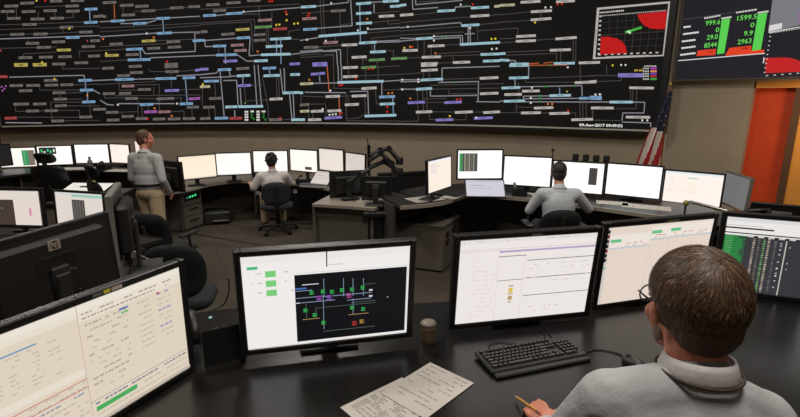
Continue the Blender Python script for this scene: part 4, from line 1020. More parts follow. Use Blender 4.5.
# ------------------------------------------------------------------ people
def capsule(mb, p0, p1, r0, r1=None, n=12):
    r1 = r0 if r1 is None else r1
    mb.cyl(p0, p1, r0, r1, n); mb.ball(p0, r0, n); mb.ball(p1, r1, n)
def hand(mb, wrist, d, w, curl=30, side=1, scale=1., spread=.0, thumb_in=.3):
    """palm, four unequal jointed fingers and a thumb; d: pointing, w: across the palm towards the thumb"""
    d = Vector(d).normalized(); w = Vector(w); w = (w-d*w.dot(d)).normalized(); nrm = -d.cross(w)*side  # nrm: palm side
    s = scale; W = Vector(wrist)
    M = Matrix((w, d, nrm)).transposed()
    mb.ball(W+d*.045*s, (.040*s, .052*s, .017*s), 14, M)
    for k in range(4):
        mb.ball(W+d*.075*s+w*(.030-.020*k)*s, (.012*s, .022*s, .012*s), 10, M)
    for k, (L, off) in enumerate(((.072, .030), (.080, .010), (.074, -.010), (.058, -.029))):
        p = W+d*.086*s+w*off*s; ang = R(curl*.45); r = (.0088-.0006*(k == 3))*s
        for j, fr in enumerate((.46, .30, .24)):
            dd = (d*math.cos(ang)+nrm*math.sin(ang)+w*spread*(1.5-k)*.1).normalized()
            q = p+dd*L*fr*s; capsule(mb, p, q, r, r*.92, 9); p = q; r *= .92; ang += R(curl)
    p = W+d*.018*s+w*.028*s; dd = (d*.75+w*.65+nrm*thumb_in).normalized()
    q = p+dd*.040*s; capsule(mb, p, q, .0125*s, .0105*s, 9)
    dd = (d*.95+w*.15+nrm*(thumb_in+.25)).normalized(); capsule(mb, q, q+dd*.030*s, .010*s, .0085*s, 9)
def head(mb, c, q, s=1.):
    """q: rotation matrix of the head (local +y is the face)"""
    P = lambda x, y, z: Vector(c)+q@Vector((x*s, y*s, z*s))
    mb.ball(P(0, -.012, .028), (.074*s, .092*s, .088*s), 20, q)          # cranium
    mb.ball(P(0, .030, -.035), (.058*s, .062*s, .075*s), 16, q)          # face
    mb.ball(P(0, .050, -.083), (.036*s, .034*s, .028*s), 12, q)          # chin
    for sx in (-1, 1):
        mb.ball(P(sx*.045, .045, -.025), (.022*s, .025*s, .022*s), 10, q)  # cheek
        mb.ball(P(sx*.076, -.004, -.012), (.009*s, .017*s, .030*s), 10, q) # ear
        mb.ball(P(sx*.079, -.010, .002), (.009*s, .013*s, .016*s), 10, q)
    mb.ball(P(0, .079, .028), (.040*s, .013*s, .010*s), 10, q)           # brow
    mb.ball(P(0, .094, -.024), (.014*s, .018*s, .014*s), 10, q); mb.ball(P(0, .086, -.004), (.009*s, .014*s, .026*s), 10, q)  # nose
    mb.ball(P(0, .083, -.056), (.024*s, .010*s, .009*s), 10, q)          # lips
def face_parts(parent, c, q, s=1.):
    for sx in (-1, 1):
        mb = MB(); mb.ball(Vector(c)+q@Vector((sx*.031*s, .078*s, .006*s)), (.012*s, .008*s, .009*s), 10, q); o = mb.build('eye', mat('eye_white', (226, 220, 212), .3), parent)
        mb = MB(); mb.ball(Vector(c)+q@Vector((sx*.031*s, .0845*s, .006*s)), (.0052*s, .003*s, .0052*s), 8, q); mb.build('iris', mat('eye_iris', (50, 38, 30), .3), o)
def scalp_hair(name, c, q, material, parent, s=1., thick=.012, curls=0, receding=0., seed=1, voxel=.006):
    mb = MB(); P = lambda x, y, z: Vector(c)+q@Vector((x*s, y*s, z*s)); r = random.Random(seed); t = thick
    mb.ball(P(0, -.024-receding*.02, .036), ((.074+t)*s, (.088+t)*s, (.086+t)*s), 18, q)
    mb.ball(P(0, -.050, -.020), ((.062+t)*s, (.055+t)*s, (.062+t)*s), 16, q)
    for sx in (-1, 1): mb.ball(P(sx*.062, -.020, .012), (.018*s, .045*s, .05*s), 12, q)
    for k in range(curls):
        a = r.uniform(0, 2*math.pi); e = r.uniform(-.25, 1.4)
        d = Vector((math.cos(a)*math.cos(e), math.sin(a)*math.cos(e)-.2, math.sin(e)))
        if d.y > .45 and d.z < .5: continue
        mb.ball(P(d.x*(.074+t), -.02+d.y*(.09+t), .03+d.z*(.086+t)), .017*s*r.uniform(.7, 1.2), 8)
    return blob(name, mb, voxel, material, parent, smooth=3)
def person(label, loc, rotz, J, cols, hairm, hair_kw=None, voxel=.010, s=1., sleeves='long', shirtm=None, trm=None, hand_kw=None, shorts=False, headrot=None, skin=None):
    t = thing('person', label, 'person', loc, rotz)
    V = {k: Vector(v) for k, v in J.items()}
    q = (headrot or Euler((0, 0, 0))).to_matrix()
    b = MB(); head(b, V['head'], q, s)
    capsule(b, V['neck'], V['head']+q@Vector((0, -.015, -.05)), .058*s, .052*s)
    capsule(b, V['neck'], V['chest'], .05*s, .08*s); capsule(b, V['chest'], V['pelvis'], .09*s, .09*s)
    for S in 'LR':
        capsule(b, V['chest']+Vector((0, .02*s, .08*s)), V['sh'+S], .055*s, .045*s)
        capsule(b, V['sh'+S], V['el'+S], .046*s, .038*s); capsule(b, V['el'+S], V['wr'+S], .038*s, .026*s)
        hk = (hand_kw or {}).get(S, {})
        d = hk.get('d', V['wr'+S]-V['el'+S]); w_ = hk.get('w', (0, 0, 1))
        capsule(b, V['wr'+S], V['wr'+S]+Vector(d).normalized()*.02, .026*s, .024*s)
        hand(b, V['wr'+S], d, w_, hk.get('curl', 28), hk.get('side', 1), s)
        capsule(b, V['pelvis'], V['hip'+S], .10*s, .085*s)
        capsule(b, V['hip'+S], V['kn'+S], .075*s, .052*s); capsule(b, V['kn'+S], V['an'+S], .050*s, .034*s)
        f = hk.get('foot', Vector((0, 1, 0))); capsule(b, V['an'+S]+Vector((0, 0, -.02*s)), V['an'+S]+Vector(f)*.14*s+Vector((0, 0, -.05*s)), .034*s, .026*s)
    body = blob('body', b, voxel*.72, skin or SKIN, t, smooth=4)
    face_parts(body, V['head'], q, s)
    hk = dict(hair_kw or {}); scalp_hair('hair', V['head'], q, hairm, t, s, **hk)
    # shirt
    b = MB(); ch, pe = V['chest'], V['pelvis']; up = (V['neck']-ch)
    Mx = Matrix.Identity(3)
    b.ball(ch, (.182*s, .132*s, .195*s), 18); b.ball(ch*.5+pe*.5, (.178*s, .142*s, .19*s), 18); b.ball(pe+Vector((0, 0, .06*s)), (.186*s, .150*s, .13*s), 18)
    capsule(b, ch, V['neck']-up*.25, .125*s, .09*s); capsule(b, V['neck']-up*.3, V['neck']-up*.02, .085*s, .072*s)
    for S in 'LR':
        capsule(b, V['neck']-up*.28, V['sh'+S], .060*s, .068*s); capsule(b, ch+Vector((0, 0, .05*s)), V['sh'+S], .09*s, .066*s)
        if sleeves == 'long':
            capsule(b, V['sh'+S], V['el'+S], .067*s, .052*s); capsule(b, V['el'+S], V['wr'+S]*.94+V['el'+S]*.06, .052*s, .037*s)
        else: capsule(b, V['sh'+S], V['sh'+S]*.15+V['el'+S]*.85, .069*s, .062*s)
    sh = blob('shirt', b, voxel, shirtm, t, smooth=5)
    b = MB()
    for k in range(20): pass
    b.tube([V['neck']+Vector((math.cos(2*math.pi*k/16)*.070*s, math.sin(2*math.pi*k/16)*.066*s, -.002+.012*math.sin(2*math.pi*k/16)*-1)) for k in range(16)], .014*s, closed=True); b.build('collar', shirtm, sh)
    # trousers
    b = MB(); b.ball(pe-Vector((0, 0, .02*s)), (.186*s, .148*s, .135*s), 18)
    for S in 'LR':
        capsule(b, pe, V['hip'+S], .125*s, .112*s)
        if shorts: capsule(b, V['hip'+S], V['kn'+S], .095*s, .078*s)
        else:
            capsule(b, V['hip'+S], V['kn'+S], .104*s, .082*s); capsule(b, V['kn'+S], V['an'+S]+Vector((0, 0, .01)), .080*s, .070*s)
    blob('trousers', b, voxel, trm, t, smooth=5)
    if not shorts:
        z = pe.z+.085*s
        b = MB(); b.tube([(pe.x+math.cos(a)*.192*s, pe.y+math.sin(a)*.156*s, z) for a in [2*math.pi*k/28 for k in range(28)]], .015*s, closed=True); b.build('belt', LEATHER, t)
    for S in 'LR':
        f = Vector((hand_kw or {}).get(S, {}).get('foot', (0, 1, 0))); b = MB(); a = V['an'+S]
        capsule(b, a+Vector((0, 0, -.045*s))-f*.045*s, a+f*.16*s+Vector((0, 0, -.052*s)), .040*s, .034*s); capsule(b, a+Vector((0, 0, .0)), a+f*.06*s+Vector((0, 0, -.04*s)), .044*s, .036*s)
        b.box(a+f*.06*s+Vector((0, 0, -.081*s)), (.085*s, .30*s, .016*s), rot=Euler((0, 0, math.atan2(-f.x, f.y))), bev=.006)
        blob('shoe', b, .008, LEATHER, t, smooth=3)
    return t
HAIRBR = mat('brown_hair', (92, 66, 44), .6, var=.35, vscale=60, bump=.8, bscale=160, stretch=(1, 1, .35))
HAIRDK = mat('dark_hair', (34, 27, 24), .55, var=.3, vscale=60, bump=.7, bscale=140)
SHIRTG = mat('pale_grey_shirt', (182, 182, 182), .85, var=.05, vscale=25, bump=.35, bscale=22)
SHIRTW = mat('white_shirt', (206, 200, 198), .85, var=.04, vscale=25, bump=.3, bscale=26)
SHIRTB = mat('blue_grey_shirt', (186, 190, 196), .85, var=.05, vscale=25, bump=.3, bscale=26)
KHAKI = mat('khaki_trousers', (186, 164, 134), .85, var=.06, vscale=25, bump=.3, bscale=30)
DKTR = mat('dark_trousers', (46, 44, 48), .85, var=.08, bump=.3, bscale=30)
# standing man
pm = px(151, 200, 6.0); topz = px(143, 131, 6.0).z; S_ = topz/1.755
def SC_(d): return {k: tuple(x*S_ for x in v) for k, v in d.items()}
J = SC_(dict(head=(0, .03, 1.645), neck=(0, -.02, 1.485), chest=(0, -.01, 1.27), pelvis=(0, 0, .985), shL=(-.185, -.02, 1.41), shR=(.185, -.02, 1.41),
     elL=(-.25, -.01, 1.13), elR=(.265, -.06, 1.14), wrL=(-.13, .20, 1.00), wrR=(.20, .13, .93), hipL=(-.09, 0, .92), hipR=(.09, 0, .92),
     knL=(-.10, .06, .50), knR=(.11, -.02, .50), anL=(-.10, .06, .092), anR=(.12, -.05, .092)))
person('standing man in pale shirt and khaki trousers with hands held in front', (pm.x, pm.y, 0), R(-14), J, None, HAIRBR, dict(seed=2, thick=.006), .011, S_, 'long', SHIRTG, KHAKI,
       {'L': dict(w=(0, 0, 1), side=-1, curl=35), 'R': dict(w=(0, 0, 1), side=1, curl=35)}, headrot=Euler((R(-4), 0, R(-50))), skin=SKINRED)
def seated(lift=0., wrL=(-.24, .34, .76), wrR=(.24, .34, .76), elL=(-.28, .08, .77), elR=(.28, .08, .77), lean=0.):
    l = lift
    return dict(head=(0, .05+lean, 1.175+l), neck=(0, -.01+lean*.8, 1.02+l), chest=(0, -.03+lean*.5, .81+l), pelvis=(0, -.05, .555+l), shL=(-.185, -.02+lean*.7, .955+l), shR=(.185, -.02+lean*.7, .955+l),
                elL=elL, elR=elR, wrL=wrL, wrR=wrR, hipL=(-.09, 0, .545+l), hipR=(.09, 0, .545+l), knL=(-.13, .40, .54+l*.6), knR=(.13, .40, .54+l*.6), anL=(-.14, .36, .092), anR=(.14, .36, .092))
# curly haired operator
po = px(273, 160, 7.45); zt = px(273, 153.5, 7.45).z
person('seated operator with dark curly hair and white short sleeved shirt', (po.x-.02, po.y, 0), R(18), seated(zt-1.30, wrL=(-.33, .24, .72+.02), elL=(-.31, .02, .70), wrR=(.22, .42, .80), elR=(.28, .12, .74)), None, HAIRDK,
       dict(curls=70, seed=5, thick=.014), .012, 1., 'short', SHIRTW, KHAKI, {'L': dict(w=(1, 0, 0), side=-1), 'R': dict(w=(-1, 0, 0), side=1)}, headrot=Euler((R(-6), 0, R(-16))))
office_chair('blue black office chair with rounded back under the curly haired operator', (po.x+.03, po.y-.02, 0), R(14), BLUEFAB, .43, .36, .45, round_back=True, gap=.06, recline=6)
# dark haired operator
pd_ = px(560, 175, 5.2); zt = px(560, 162.5, 5.2).z; lf = zt-1.30
person('seated operator with short black hair in blue grey shirt at the diagram console', (pd_.x, pd_.y-.02, 0), R(-4), seated(lf, wrL=(-.20, .30, .95), elL=(-.30, .06, .87), wrR=(.36, .34, .955), elR=(.36, .08, .89), lean=.03), None, HAIRDK,
       dict(seed=7, thick=.008), .012, 1., 'long', SHIRTB, DKTR, {'L': dict(w=(1, 0, 0), side=-1, curl=20), 'R': dict(w=(-.8, .3, 0), d=(.5, .8, -.1), side=1, curl=20)}, headrot=Euler((R(-8), 0, R(-4))))
office_chair('black office chair with low rounded back behind the dark haired operator', (pd_.x-.06, pd_.y-.06, 0), R(2), FABRIC, .43+lf, .37, .44, round_back=True, gap=.05, recline=6)
# empty chairs
pc = px(56, 190, 7.3); office_chair('high backed black leather chair with headrest, empty, by the far desk', (pc.x+.12, pc.y, 0), R(8), LEATHER, .48, .56, .50, headrest=True, recline=12)
pc = px(121, 205, 5.65); office_chair('black chair with tall back standing behind the standing man', (pc.x, pc.y, 0), R(-40), LEATHER, .50, .58, .46, headrest=True, recline=4)
pc = px(168, 240, 5.05); office_chair('empty black office chair with padded arms in front of the standing man', (pc.x, pc.y, 0), R(-15), FABRIC, .46, .40, .46, recline=8)
pc = px(170, 270, 3.45); office_chair('dark teal office chair with round back beside the platform', (pc.x-.05, pc.y+.30, 0), R(12), TEALFAB, .46, .48, .46, round_back=True, recline=8, arms=False)
# ------------------------------------------------------------------ the man at the nearest console
HC = px(690, 306, 1.0); HS = 1.09
FM = thing('person', 'grey haired man in pale collared shirt seated with a pencil, seen from behind', 'person', (HC.x, HC.y-.12, PLAT))
FO = Vector(FM.location)
def L_(v): return Vector(v)-FO
hq = Euler((R(-8), 0, R(3))).to_matrix(); hc = L_(HC)
nk = hc+Vector((.002, -.050, -.100)); ch = nk+Vector((0, -.015, -.25)); pe_ = nk+Vector((0, -.10, -.56))
shL = nk+Vector((-.185, .0, -.105)); shR = nk+Vector((.160, -.005, -.150))
wrL = L_(pz(549, 424, FZ+.04)); wrR = L_(pz(672, 379, FZ+.035))
elL = (shL+wrL)/2+Vector((-.10, -.05, -.12)); elR = (shR+wrR)/2+Vector((.12, -.05, -.13))
b = MB(); head(b, hc, hq, HS)
capsule(b, nk+Vector((0, .004, -.02)), hc+hq@Vector((0, -.018, -.045)), .062, .060, 16)
capsule(b, nk, ch, .05, .08); capsule(b, ch, pe_, .09, .10)
for S, sh_, el_, wr_ in (('L', shL, elL, wrL), ('R', shR, elR, wrR)):
    capsule(b, ch+Vector((0, 0, .08)), sh_, .06, .05); capsule(b, sh_, el_, .048, .040); capsule(b, el_, wr_, .040, .027)
hdL = L_(pz(521, 392, FZ+.035))-wrL; hdR = L_(pz(628, 364, FZ+.02))-wrR
hand(b, wrL, hdL, (.75, .5, .35), 44, -1, 1.0, thumb_in=.5)
hand(b, wrR, hdR, (-.6, -.75, .0), 26, 1, .95)
for s in (-1, 1):
    hp_ = pe_+Vector((s*.10, .02, -.03)); kn = Vector((hp_.x+s*.05, hp_.y+.42, hp_.z+.0)); an = Vector((kn.x, kn.y-.02, .10))
    capsule(b, pe_, hp_, .10, .085); capsule(b, hp_, kn, .075, .055); capsule(b, kn, an, .05, .036); capsule(b, an, an+Vector((0, .14, -.05)), .036, .028)
body = blob('body', b, .0048, SKINRED, FM, smooth=4)
face_parts(body, hc, hq, HS)
# shirt
SHF = mat('fine_grey_shirt', (172, 172, 174), .88, var=.03, vscale=30, bump=.9, bscale=13)
b = MB(); b.ball(ch, (.195, .135, .21), 22); b.ball(ch*.5+pe_*.5, (.19, .16, .24), 20); b.ball(pe_+Vector((0, .02, .06)), (.20, .17, .16), 20)
capsule(b, ch+Vector((0, 0, .04)), nk+Vector((0, -.01, -.07)), .13, .078, 18); capsule(b, nk+Vector((0, -.006, -.06)), nk+Vector((0, -.003, -.03)), .074, .068, 18)
for sh_, el_, wr_ in ((shL, elL, wrL), (shR, elR, wrR)):
    capsule(b, nk+Vector((0, -.012, -.062)), sh_, .062, .066, 16); capsule(b, ch+Vector((0, -.01, .07)), sh_, .105, .068, 16)
    capsule(b, sh_, el_, .070, .055); capsule(b, el_, el_*.12+wr_*.88, .055, .040)
shirt = blob('shirt', b, .0065, SHF, FM, smooth=7)
# collar: stand and fold, open at the throat
b = MB(); n = 40; prof = [(.068, -.052), (.0655, -.020), (.063, .0), (.066, .003), (.072, -.010), (.080, -.034), (.079, -.037), (.0715, -.015)]
vs = []; 
for k in range(n+1):
    a = R(90+20)+R(320)*k/n; ca, sa = math.cos(a), math.sin(a); e = abs(k/n-.5)*2
    for (r, z) in prof:
        rr = r*(1+.03*e); zz = z+ (.010*(sa < 0)*(-sa)) - .016*e**3*(1 if r > .07 else .4)
        vs.append(nk+Vector((ca*rr, sa*rr*.98-.004, zz+.006)))
m_ = len(prof); fs = [(k*m_+i, (k+1)*m_+i, (k+1)*m_+(i+1) % m_, k*m_+(i+1) % m_) for k in range(n) for i in range(m_)]
b.add(vs, fs, True); col_ = b.build('collar', mat('collar_cloth', (196, 192, 192), .85, var=.03, vscale=40, bump=.1, bscale=80), shirt)
# seams of the yoke and centre pleat
b = MB(); yk = []
b.tube([ch+Vector((0, -.137, z)) for z in (.075, .0, -.08, -.15)], .0022, 6); b.build('back_pleat', SHF, shirt)
# lanyard
b = MB(); b.tube([nk+Vector((math.cos(a)*.0835, math.sin(a)*.082-.006, -.021-.012*max(0, math.sin(a)))) for a in [R(125)+R(290)*k/36 for k in range(37)]], .0036, 8)
b.build('lanyard', mat('lanyard_cord', (66, 54, 50), .8, var=.2, vscale=200), FM)
# hair: dense cap under fine strands
hb_ = mat('brown_grey_hair', (88, 64, 46), .6, var=.4, vscale=45, bump=.8, bscale=180, stretch=(1, 1, .3))
hair = scalp_hair('hair', hc, hq, hb_, FM, HS, thick=.006, seed=3, voxel=.004)
r = random.Random(11); st = MB()
def hsurf(d):
    """point on the hair cap for a direction from the head centre"""
    return Vector((d.x*.083, -.024+d.y*.097, .032+d.z*.094))
K = Vector((.10, -.55, .83)).normalized()
cnt = 0
while cnt < 9000:
    d = Vector((r.gauss(0, 1), r.gauss(0, 1), r.gauss(0, 1))).normalized()
    p = hsurf(d)
    if d.z < -.8: continue
    if p.y > .028 and p.z < .075: continue
    if p.y > -.006 and p.z < .018: continue          # face and ears
    cnt += 1
    fl_ = (d-K*d.dot(K)); fl_ = fl_-d*fl_.dot(d)
    if fl_.length < .02: fl_ = Vector((r.uniform(-1, 1), -1, 0))
    fl_.normalize(); sw = d.cross(fl_)*.35*math.sin(d.x*5+d.z*3)
    fl_ = (fl_+sw+Vector((0, 0, -.35))+Vector((r.gauss(0, .16), r.gauss(0, .16), r.gauss(0, .16)))); fl_ = (fl_-d*fl_.dot(d)).normalized()
    L = r.uniform(.022, .045); wd = r.uniform(.0006, .0013); pts = []
    dd = d.copy()
    for k in range(4):
        q_ = hsurf(dd)+dd*(.0012+.0042*math.sin(k/3*2.6)*r.uniform(.4, 1.1)); pts.append(q_); dd = (dd+fl_*(L/3/.09)).normalized()
    side_ = d.cross(fl_).normalized()*wd
    g = r.random(); tone = r.gauss(1, .2); base = (84*tone, 61*tone, 43*tone)
    if g < .16 + (.25 if d.z < 0 else 0): base = (120*tone, 100*tone, 82*tone)
    st.col = lin(tuple(max(5, min(255, v)) for v in base))
    vs = []
    for k, q_ in enumerate(pts):
        wk = side_*(1-.75*k/3); vs += [hc+hq@((q_-wk)*HS), hc+hq@((q_+wk)*HS)]
    st.add(vs, [(0, 1, 3, 2), (2, 3, 5, 4), (4, 5, 7, 6)], True)
o = st.build('hair_strands', cmat('hair_strand', .5), hair); o['kind'] = 'stuff'
# beard and glasses
b = MB()
for sx in (-1, 1): b.ball(hc+hq@Vector((sx*.049*HS, .026*HS, -.060*HS)), (.009, .022, .025), 12, hq)
b.ball(hc+hq@Vector((0, .066*HS, -.088*HS)), (.036, .028, .026), 12, hq)
blob('beard', b, .005, mat('grey_beard', (142, 122, 108), .8, var=.3, vscale=200, bump=.9, bscale=300), FM, smooth=2)
gl = MB(); G = lambda x, y, z: hc+hq@(Vector((x, y, z))*HS)
for sx in (-1, 1):
    gl.tube([G(sx*.080, -.012, .010), G(sx*.081, .03, .016), G(sx*.062, .084, .012)], .0022, 6)
    gl.tube([G(sx*(.036+.024*math.cos(a)), .092-.010*abs(math.cos(a)), .004+.018*math.sin(a)) for a in [2*math.pi*k/18 for k in range(18)]], .0020, 6, closed=True)
gl.tube([G(-.012, .098, .010), G(0, .102, .013), G(.012, .098, .010)], .002, 6)
gl.build('glasses', BLACK, FM)
trf = MB(); trf.ball(pe_-Vector((0, 0, .02)), (.195, .16, .14), 18)
for s in (-1, 1):
    hp_ = pe_+Vector((s*.10, .02, -.03)); kn = Vector((hp_.x+s*.05, hp_.y+.42, hp_.z)); an = Vector((kn.x, kn.y-.02, .10))
    capsule(trf, pe_, hp_, .125, .11); capsule(trf, hp_, kn, .102, .08); capsule(trf, kn, an, .08, .068)
blob('trousers', trf, .011, DKTR, FM, smooth=5)
for s in (-1, 1):
    hp_ = pe_+Vector((s*.10, .02, -.03)); an = Vector((hp_.x+s*.05, hp_.y+.40, .10)); b = MB()
    capsule(b, an+Vector((0, -.045, -.05)), an+Vector((0, .16, -.055)), .042, .036); b.box(an+Vector((0, .06, -.088)), (.085, .30, .016), bev=.006); blob('shoe', b, .008, LEATHER, FM, smooth=3)
seatz = PLAT+pe_.z-.175
office_chair('black office chair under the man with the pencil', (FO.x+pe_.x, FO.y+pe_.y+.06, PLAT), 0, FABRIC, seatz-PLAT+.0, .40, .44, gap=.04, recline=12)
# pencil
pc0 = pz(515, 396, FZ+.012); pc1 = pz(549, 419, FZ+.075); ax = (pc1-pc0).normalized()
PN = thing('pencil', 'yellow pencil held in the seated man\'s hand above the papers', 'pencil', pc0); b = MB()
b.cyl(ax*.014, ax*.15, .0038, n=6); b.build('shaft', mat('pencil_paint', (206, 150, 52), .4), PN); b = MB(); b.cyl(ax*.15, ax*.162, .004, n=10); b.build('ferrule', METAL, PN)
b = MB(); b.cyl((0, 0, 0), ax*.014, .0006, .0037, n=6); b.build('tip', mat('bare_wood', (206, 170, 120), .7), PN); b = MB(); b.cyl(ax*.162, ax*.172, .0038, n=10); b.build('eraser', mat('pink_rubber', (200, 120, 110), .8), PN)

# ------------------------------------------------------------------ things on the nearest worktop
# keyboard
kA, kB = pz(474, 352, FZ), pz(570, 338, FZ); kC = pz(487, 384, FZ); kc_ = (pz(487, 384, FZ)+pz(587, 360, FZ)+kA+kB)/4
ke = (kB-kA+pz(587, 360, FZ)-kC); KR = math.atan2(ke.y, ke.x); KW = .44; KD = .155
KB = thing('keyboard', 'black full size keyboard with number pad on the nearest worktop', 'keyboard', (kc_.x, kc_.y, FZ), KR)
b = MB(); b.box((0, 0, .014), (KW, KD, .018), rot=Euler((R(2.5), 0, 0)), bev=.005); b.box((0, -KD/2-.012, .008), (KW*.98, .03, .012), bev=.005); b.build('case', BLACK, KB)
KEYM = mat('key_caps', (46, 45, 46), .4, var=.1); LEG = mat('key_legend', (150, 148, 144), .6)
def key_mesh(w):
    q = MB(); h = .008; a, c = w/2, .0075; k = .0022
    q.add([(-a, -c, 0), (a, -c, 0), (a, c, 0), (-a, c, 0), (-a+k, -c+k, h), (a-k, -c+k, h), (a-k, c-k*.6, h), (-a+k, c-k*.6, h)], [(4, 5, 6, 7), (0, 1, 5, 4), (1, 2, 6, 5), (2, 3, 7, 6), (3, 0, 4, 7)])
    me = q.mesh('key'); me.materials.append(KEYM); return me
KM = {}
rows = [[1]+[-.6]+[1]*4+[-.4]+[1]*4+[-.4]+[1]*4, [1]*13+[2], [1.5]+[1]*12+[1.5], [1.8]+[1]*11+[2.2], [2.3]+[1]*10+[2.7], [1.4, 1.2, 1.2, 6.2, 1.2, 1.2, 1.2, 1.4]]
U = .0186
def put_key(x, y, w):
    k = round(w, 2)
    if k not in KM: KM[k] = key_mesh(w-.0018)
    o = bpy.data.objects.new('key', KM[k]); COL.objects.link(o); o.parent = KB; o.location = (x, y, .0235+y*math.tan(R(2.5)))
for ri, rw_ in enumerate(rows):
    y = KD/2-.022-ri*.0198-(.006 if ri else 0); x = -KW/2+.012
    for k in rw_:
        if k < 0: x += -k*U; continue
        put_key(x+k*U/2, y, k*U); x += k*U
    if ri in (0, 1, 2):
        for j in range(3): put_key(KW/2-.147+j*U, y, U)
    if ri == 4: put_key(KW/2-.147+U, y, U)
    if ri == 5:
        for j in range(3): put_key(KW/2-.147+j*U, y, U)
    if ri > 0:
        for j in range(4 if ri < 5 else 3): put_key(KW/2-.084+j*U+(U*.5 if ri == 5 and j == 0 else 0), y, U*(2 if ri == 5 and j == 0 else 1)) if not (ri == 5 and j == 1) else None
def cable(name, label, pts, r=.003, material=None, cat='cable'):
    P = smooth_path(pts, 6); o0 = P[0].copy(); b = MB(); b.tube([p-o0 for p in P], r, 7)
    o = b.build(name, material or BLACK); o.location = o0; return tag(o, label, cat)
zf = FZ+.004
cable('keyboard_cable', 'thin black cable behind the keyboard running to the ruled page monitor', [pz(490, 350, zf), pz(489, 345, zf), pz(500, 342, zf), pz(525, 344, zf), pz(545, 338, zf), pz(540, 329, zf)], .0022)
cable('keyboard_cable', 'short black cable rising from the keyboard\'s far edge', [pz(556, 341, zf), pz(549, 334, zf), pz(545, 327, zf)], .0022)
# mouse and its cable
mp = pz(634, 366, FZ)
MO = thing('computer_mouse', 'black mouse under the seated man\'s hand', 'mouse', (mp.x, mp.y, FZ), R(35))
b = MB(); b.ball((0, 0, .012), (.030, .050, .024), 16); b.v = [(x, y, max(z, 0.0)) for x, y, z in b.v]; b.build('shell', BLACK, MO); b = MB(); b.cyl((-.004, .026, .032), (.004, .026, .032), .008, n=12); b.build('wheel', DARKPL, MO)
mfr = Vector((mp.x, mp.y, 0))+Matrix.Rotation(R(35), 3, 'Z')@Vector((0, .05, 0))
cable('mouse_cable', 'black looped cable from the keyboard to the mouse', [pz(584, 353, zf), pz(596, 349.5, zf), pz(610, 351, zf), pz(622, 355, zf), (mfr.x, mfr.y, zf+.004)], .003)
# sheets of paper
for k, (lb, pts, ln, dz) in enumerate((('printed sheet with dense small type on the black worktop, under another sheet', ((386, 375), (342, 403), (400, 440), (440, 412)), 26, 0.), ('sheet with a few printed lines lying over the dense sheet', ((419, 362), (381, 389), (437, 420), (477, 390)), 9, .0022))):
    C4 = [pz(x, y, FZ) for x, y in pts]; cc = sum(C4, Vector())/4
    ev = (C4[3]-C4[0]); sheet('paper_sheet', lb, 400, 400, FZ, .21, .28, math.atan2(ev.y, ev.x), lines=ln, group=None)
    t = bpy.data.objects[[o.name for o in bpy.data.objects if o.name.startswith('paper_sheet')][-1]]
    t.location = (cc.x, cc.y, FZ+.0005+dz)
# metal tumbler
cp = pz(428, 341, FZ); CT = thing('tumbler', 'brown tumbler with pale lid between the two middle monitors', 'cup', (cp.x, cp.y, FZ)); b = MB()
b.lathe([(0, 0), (.034, 0), (.036, .004), (.033, .03), (.032, .06), (.033, .078), (.0, .078)]); b.build('body', mat('bronze_metal', (120, 100, 80), .4, .5, var=.1), CT); b = MB(); b.lathe([(.0, .078), (.034, .078), (.035, .084), (.030, .092), (.010, .096), (0, .096)]); b.build('lid', mat('smoky_lid', (128, 118, 106), .35), CT)
# telephone between the left monitors
tp = pz(222, 352, FZ); PH = thing('telephone', 'black desk telephone with tilted face and small lamps', 'telephone', (tp.x, tp.y, FZ), R(30)); b = MB()
b.prism([(-.09, 0), (.09, 0), (.09, .03), (-.09, .15)], -.08, .08, Matrix.Rotation(R(90), 4, 'X')@Matrix.Rotation(R(90), 4, 'Y')); b.v = [tuple(v) for v in b.v]; b.build('case', BLACK, PH)
b = MB(); b.tube(smooth_path([(-.10, .05, .10), (-.10, .05, .17), (-.10, 0, .185), (-.10, -.06, .15), (-.10, -.07, .10)]), .018); b.build('handset', BLACK, PH)
for i in range(4):
    for j in range(3):
        b = MB(); b.box((-.02+.035*j, -.025-.022*i*.8, .122-.022*i), (.022, .014, .01), rot=Euler((R(-34), 0, 0))); b.build('button', DARKPL, PH)
b = MB(); b.col = lin((160, 200, 200)); b.box((-.03, .02, .155), (.012, .006, .006)); b.build('indicator_lamp', SCREEN, PH)
cable('loose_cable', 'thin black cable hanging in a loop between the two left monitors', [pz(212, 240, .6), px(224, 268, 2.5), px(229, 288, 2.45), px(224, 304, 2.42), px(212, 310, 2.4)], .004)
cable('loose_cable', 'pale bent cable over the empty black chair', [px(133, 251, 3.3), px(142, 256, 3.3), px(156, 263, 3.3)], .004, METAL)

# ------------------------------------------------------------------ things at the far consoles
TS = px(486, 186, 5.85)
def slate(name, label, cx, cy, D, z, w, h, yaw, tilt, col, cat, bright=True):
    p = px(cx, cy, D); t = thing(name, label, cat, (p.x, p.y, z), R(yaw)); M3 = Matrix.Rotation(R(-tilt), 3, 'X'); C = Vector((0, 0, h/2*math.cos(R(tilt))+.045))
    b = MB(); b.box((0, .012, 0), (w+.03, .022, h+.03), bev=.005); b.v = [tuple(C+M3@Vector(v)) for v in b.v]; b.build('case', BLACK, t)
    pc_ = Pic(w, h, col); pc_.r(.05, .06, .95, .10, shade(col, .88)); pc_.r(.1, .3, .5, .36, shade(col, .85)); pc_.r(.1, .5, .7, .54, shade(col, .88)); pc_.mb.v = [tuple(C+M3@Vector(v)) for v in pc_.mb.v]; pc_.mb.build('screen', SCREEN, t)
    b = MB(); b.box((0, .07, .05), (w*.4, .14, .10), bev=.01); b.build('prop', BLACK, t); return t
slate('touch_screen', 'tilted touch screen with lilac page on the diagram console', 485, 190, 5.78, DZ, .46, .26, -3, 52, (216, 212, 224), 'touch screen')
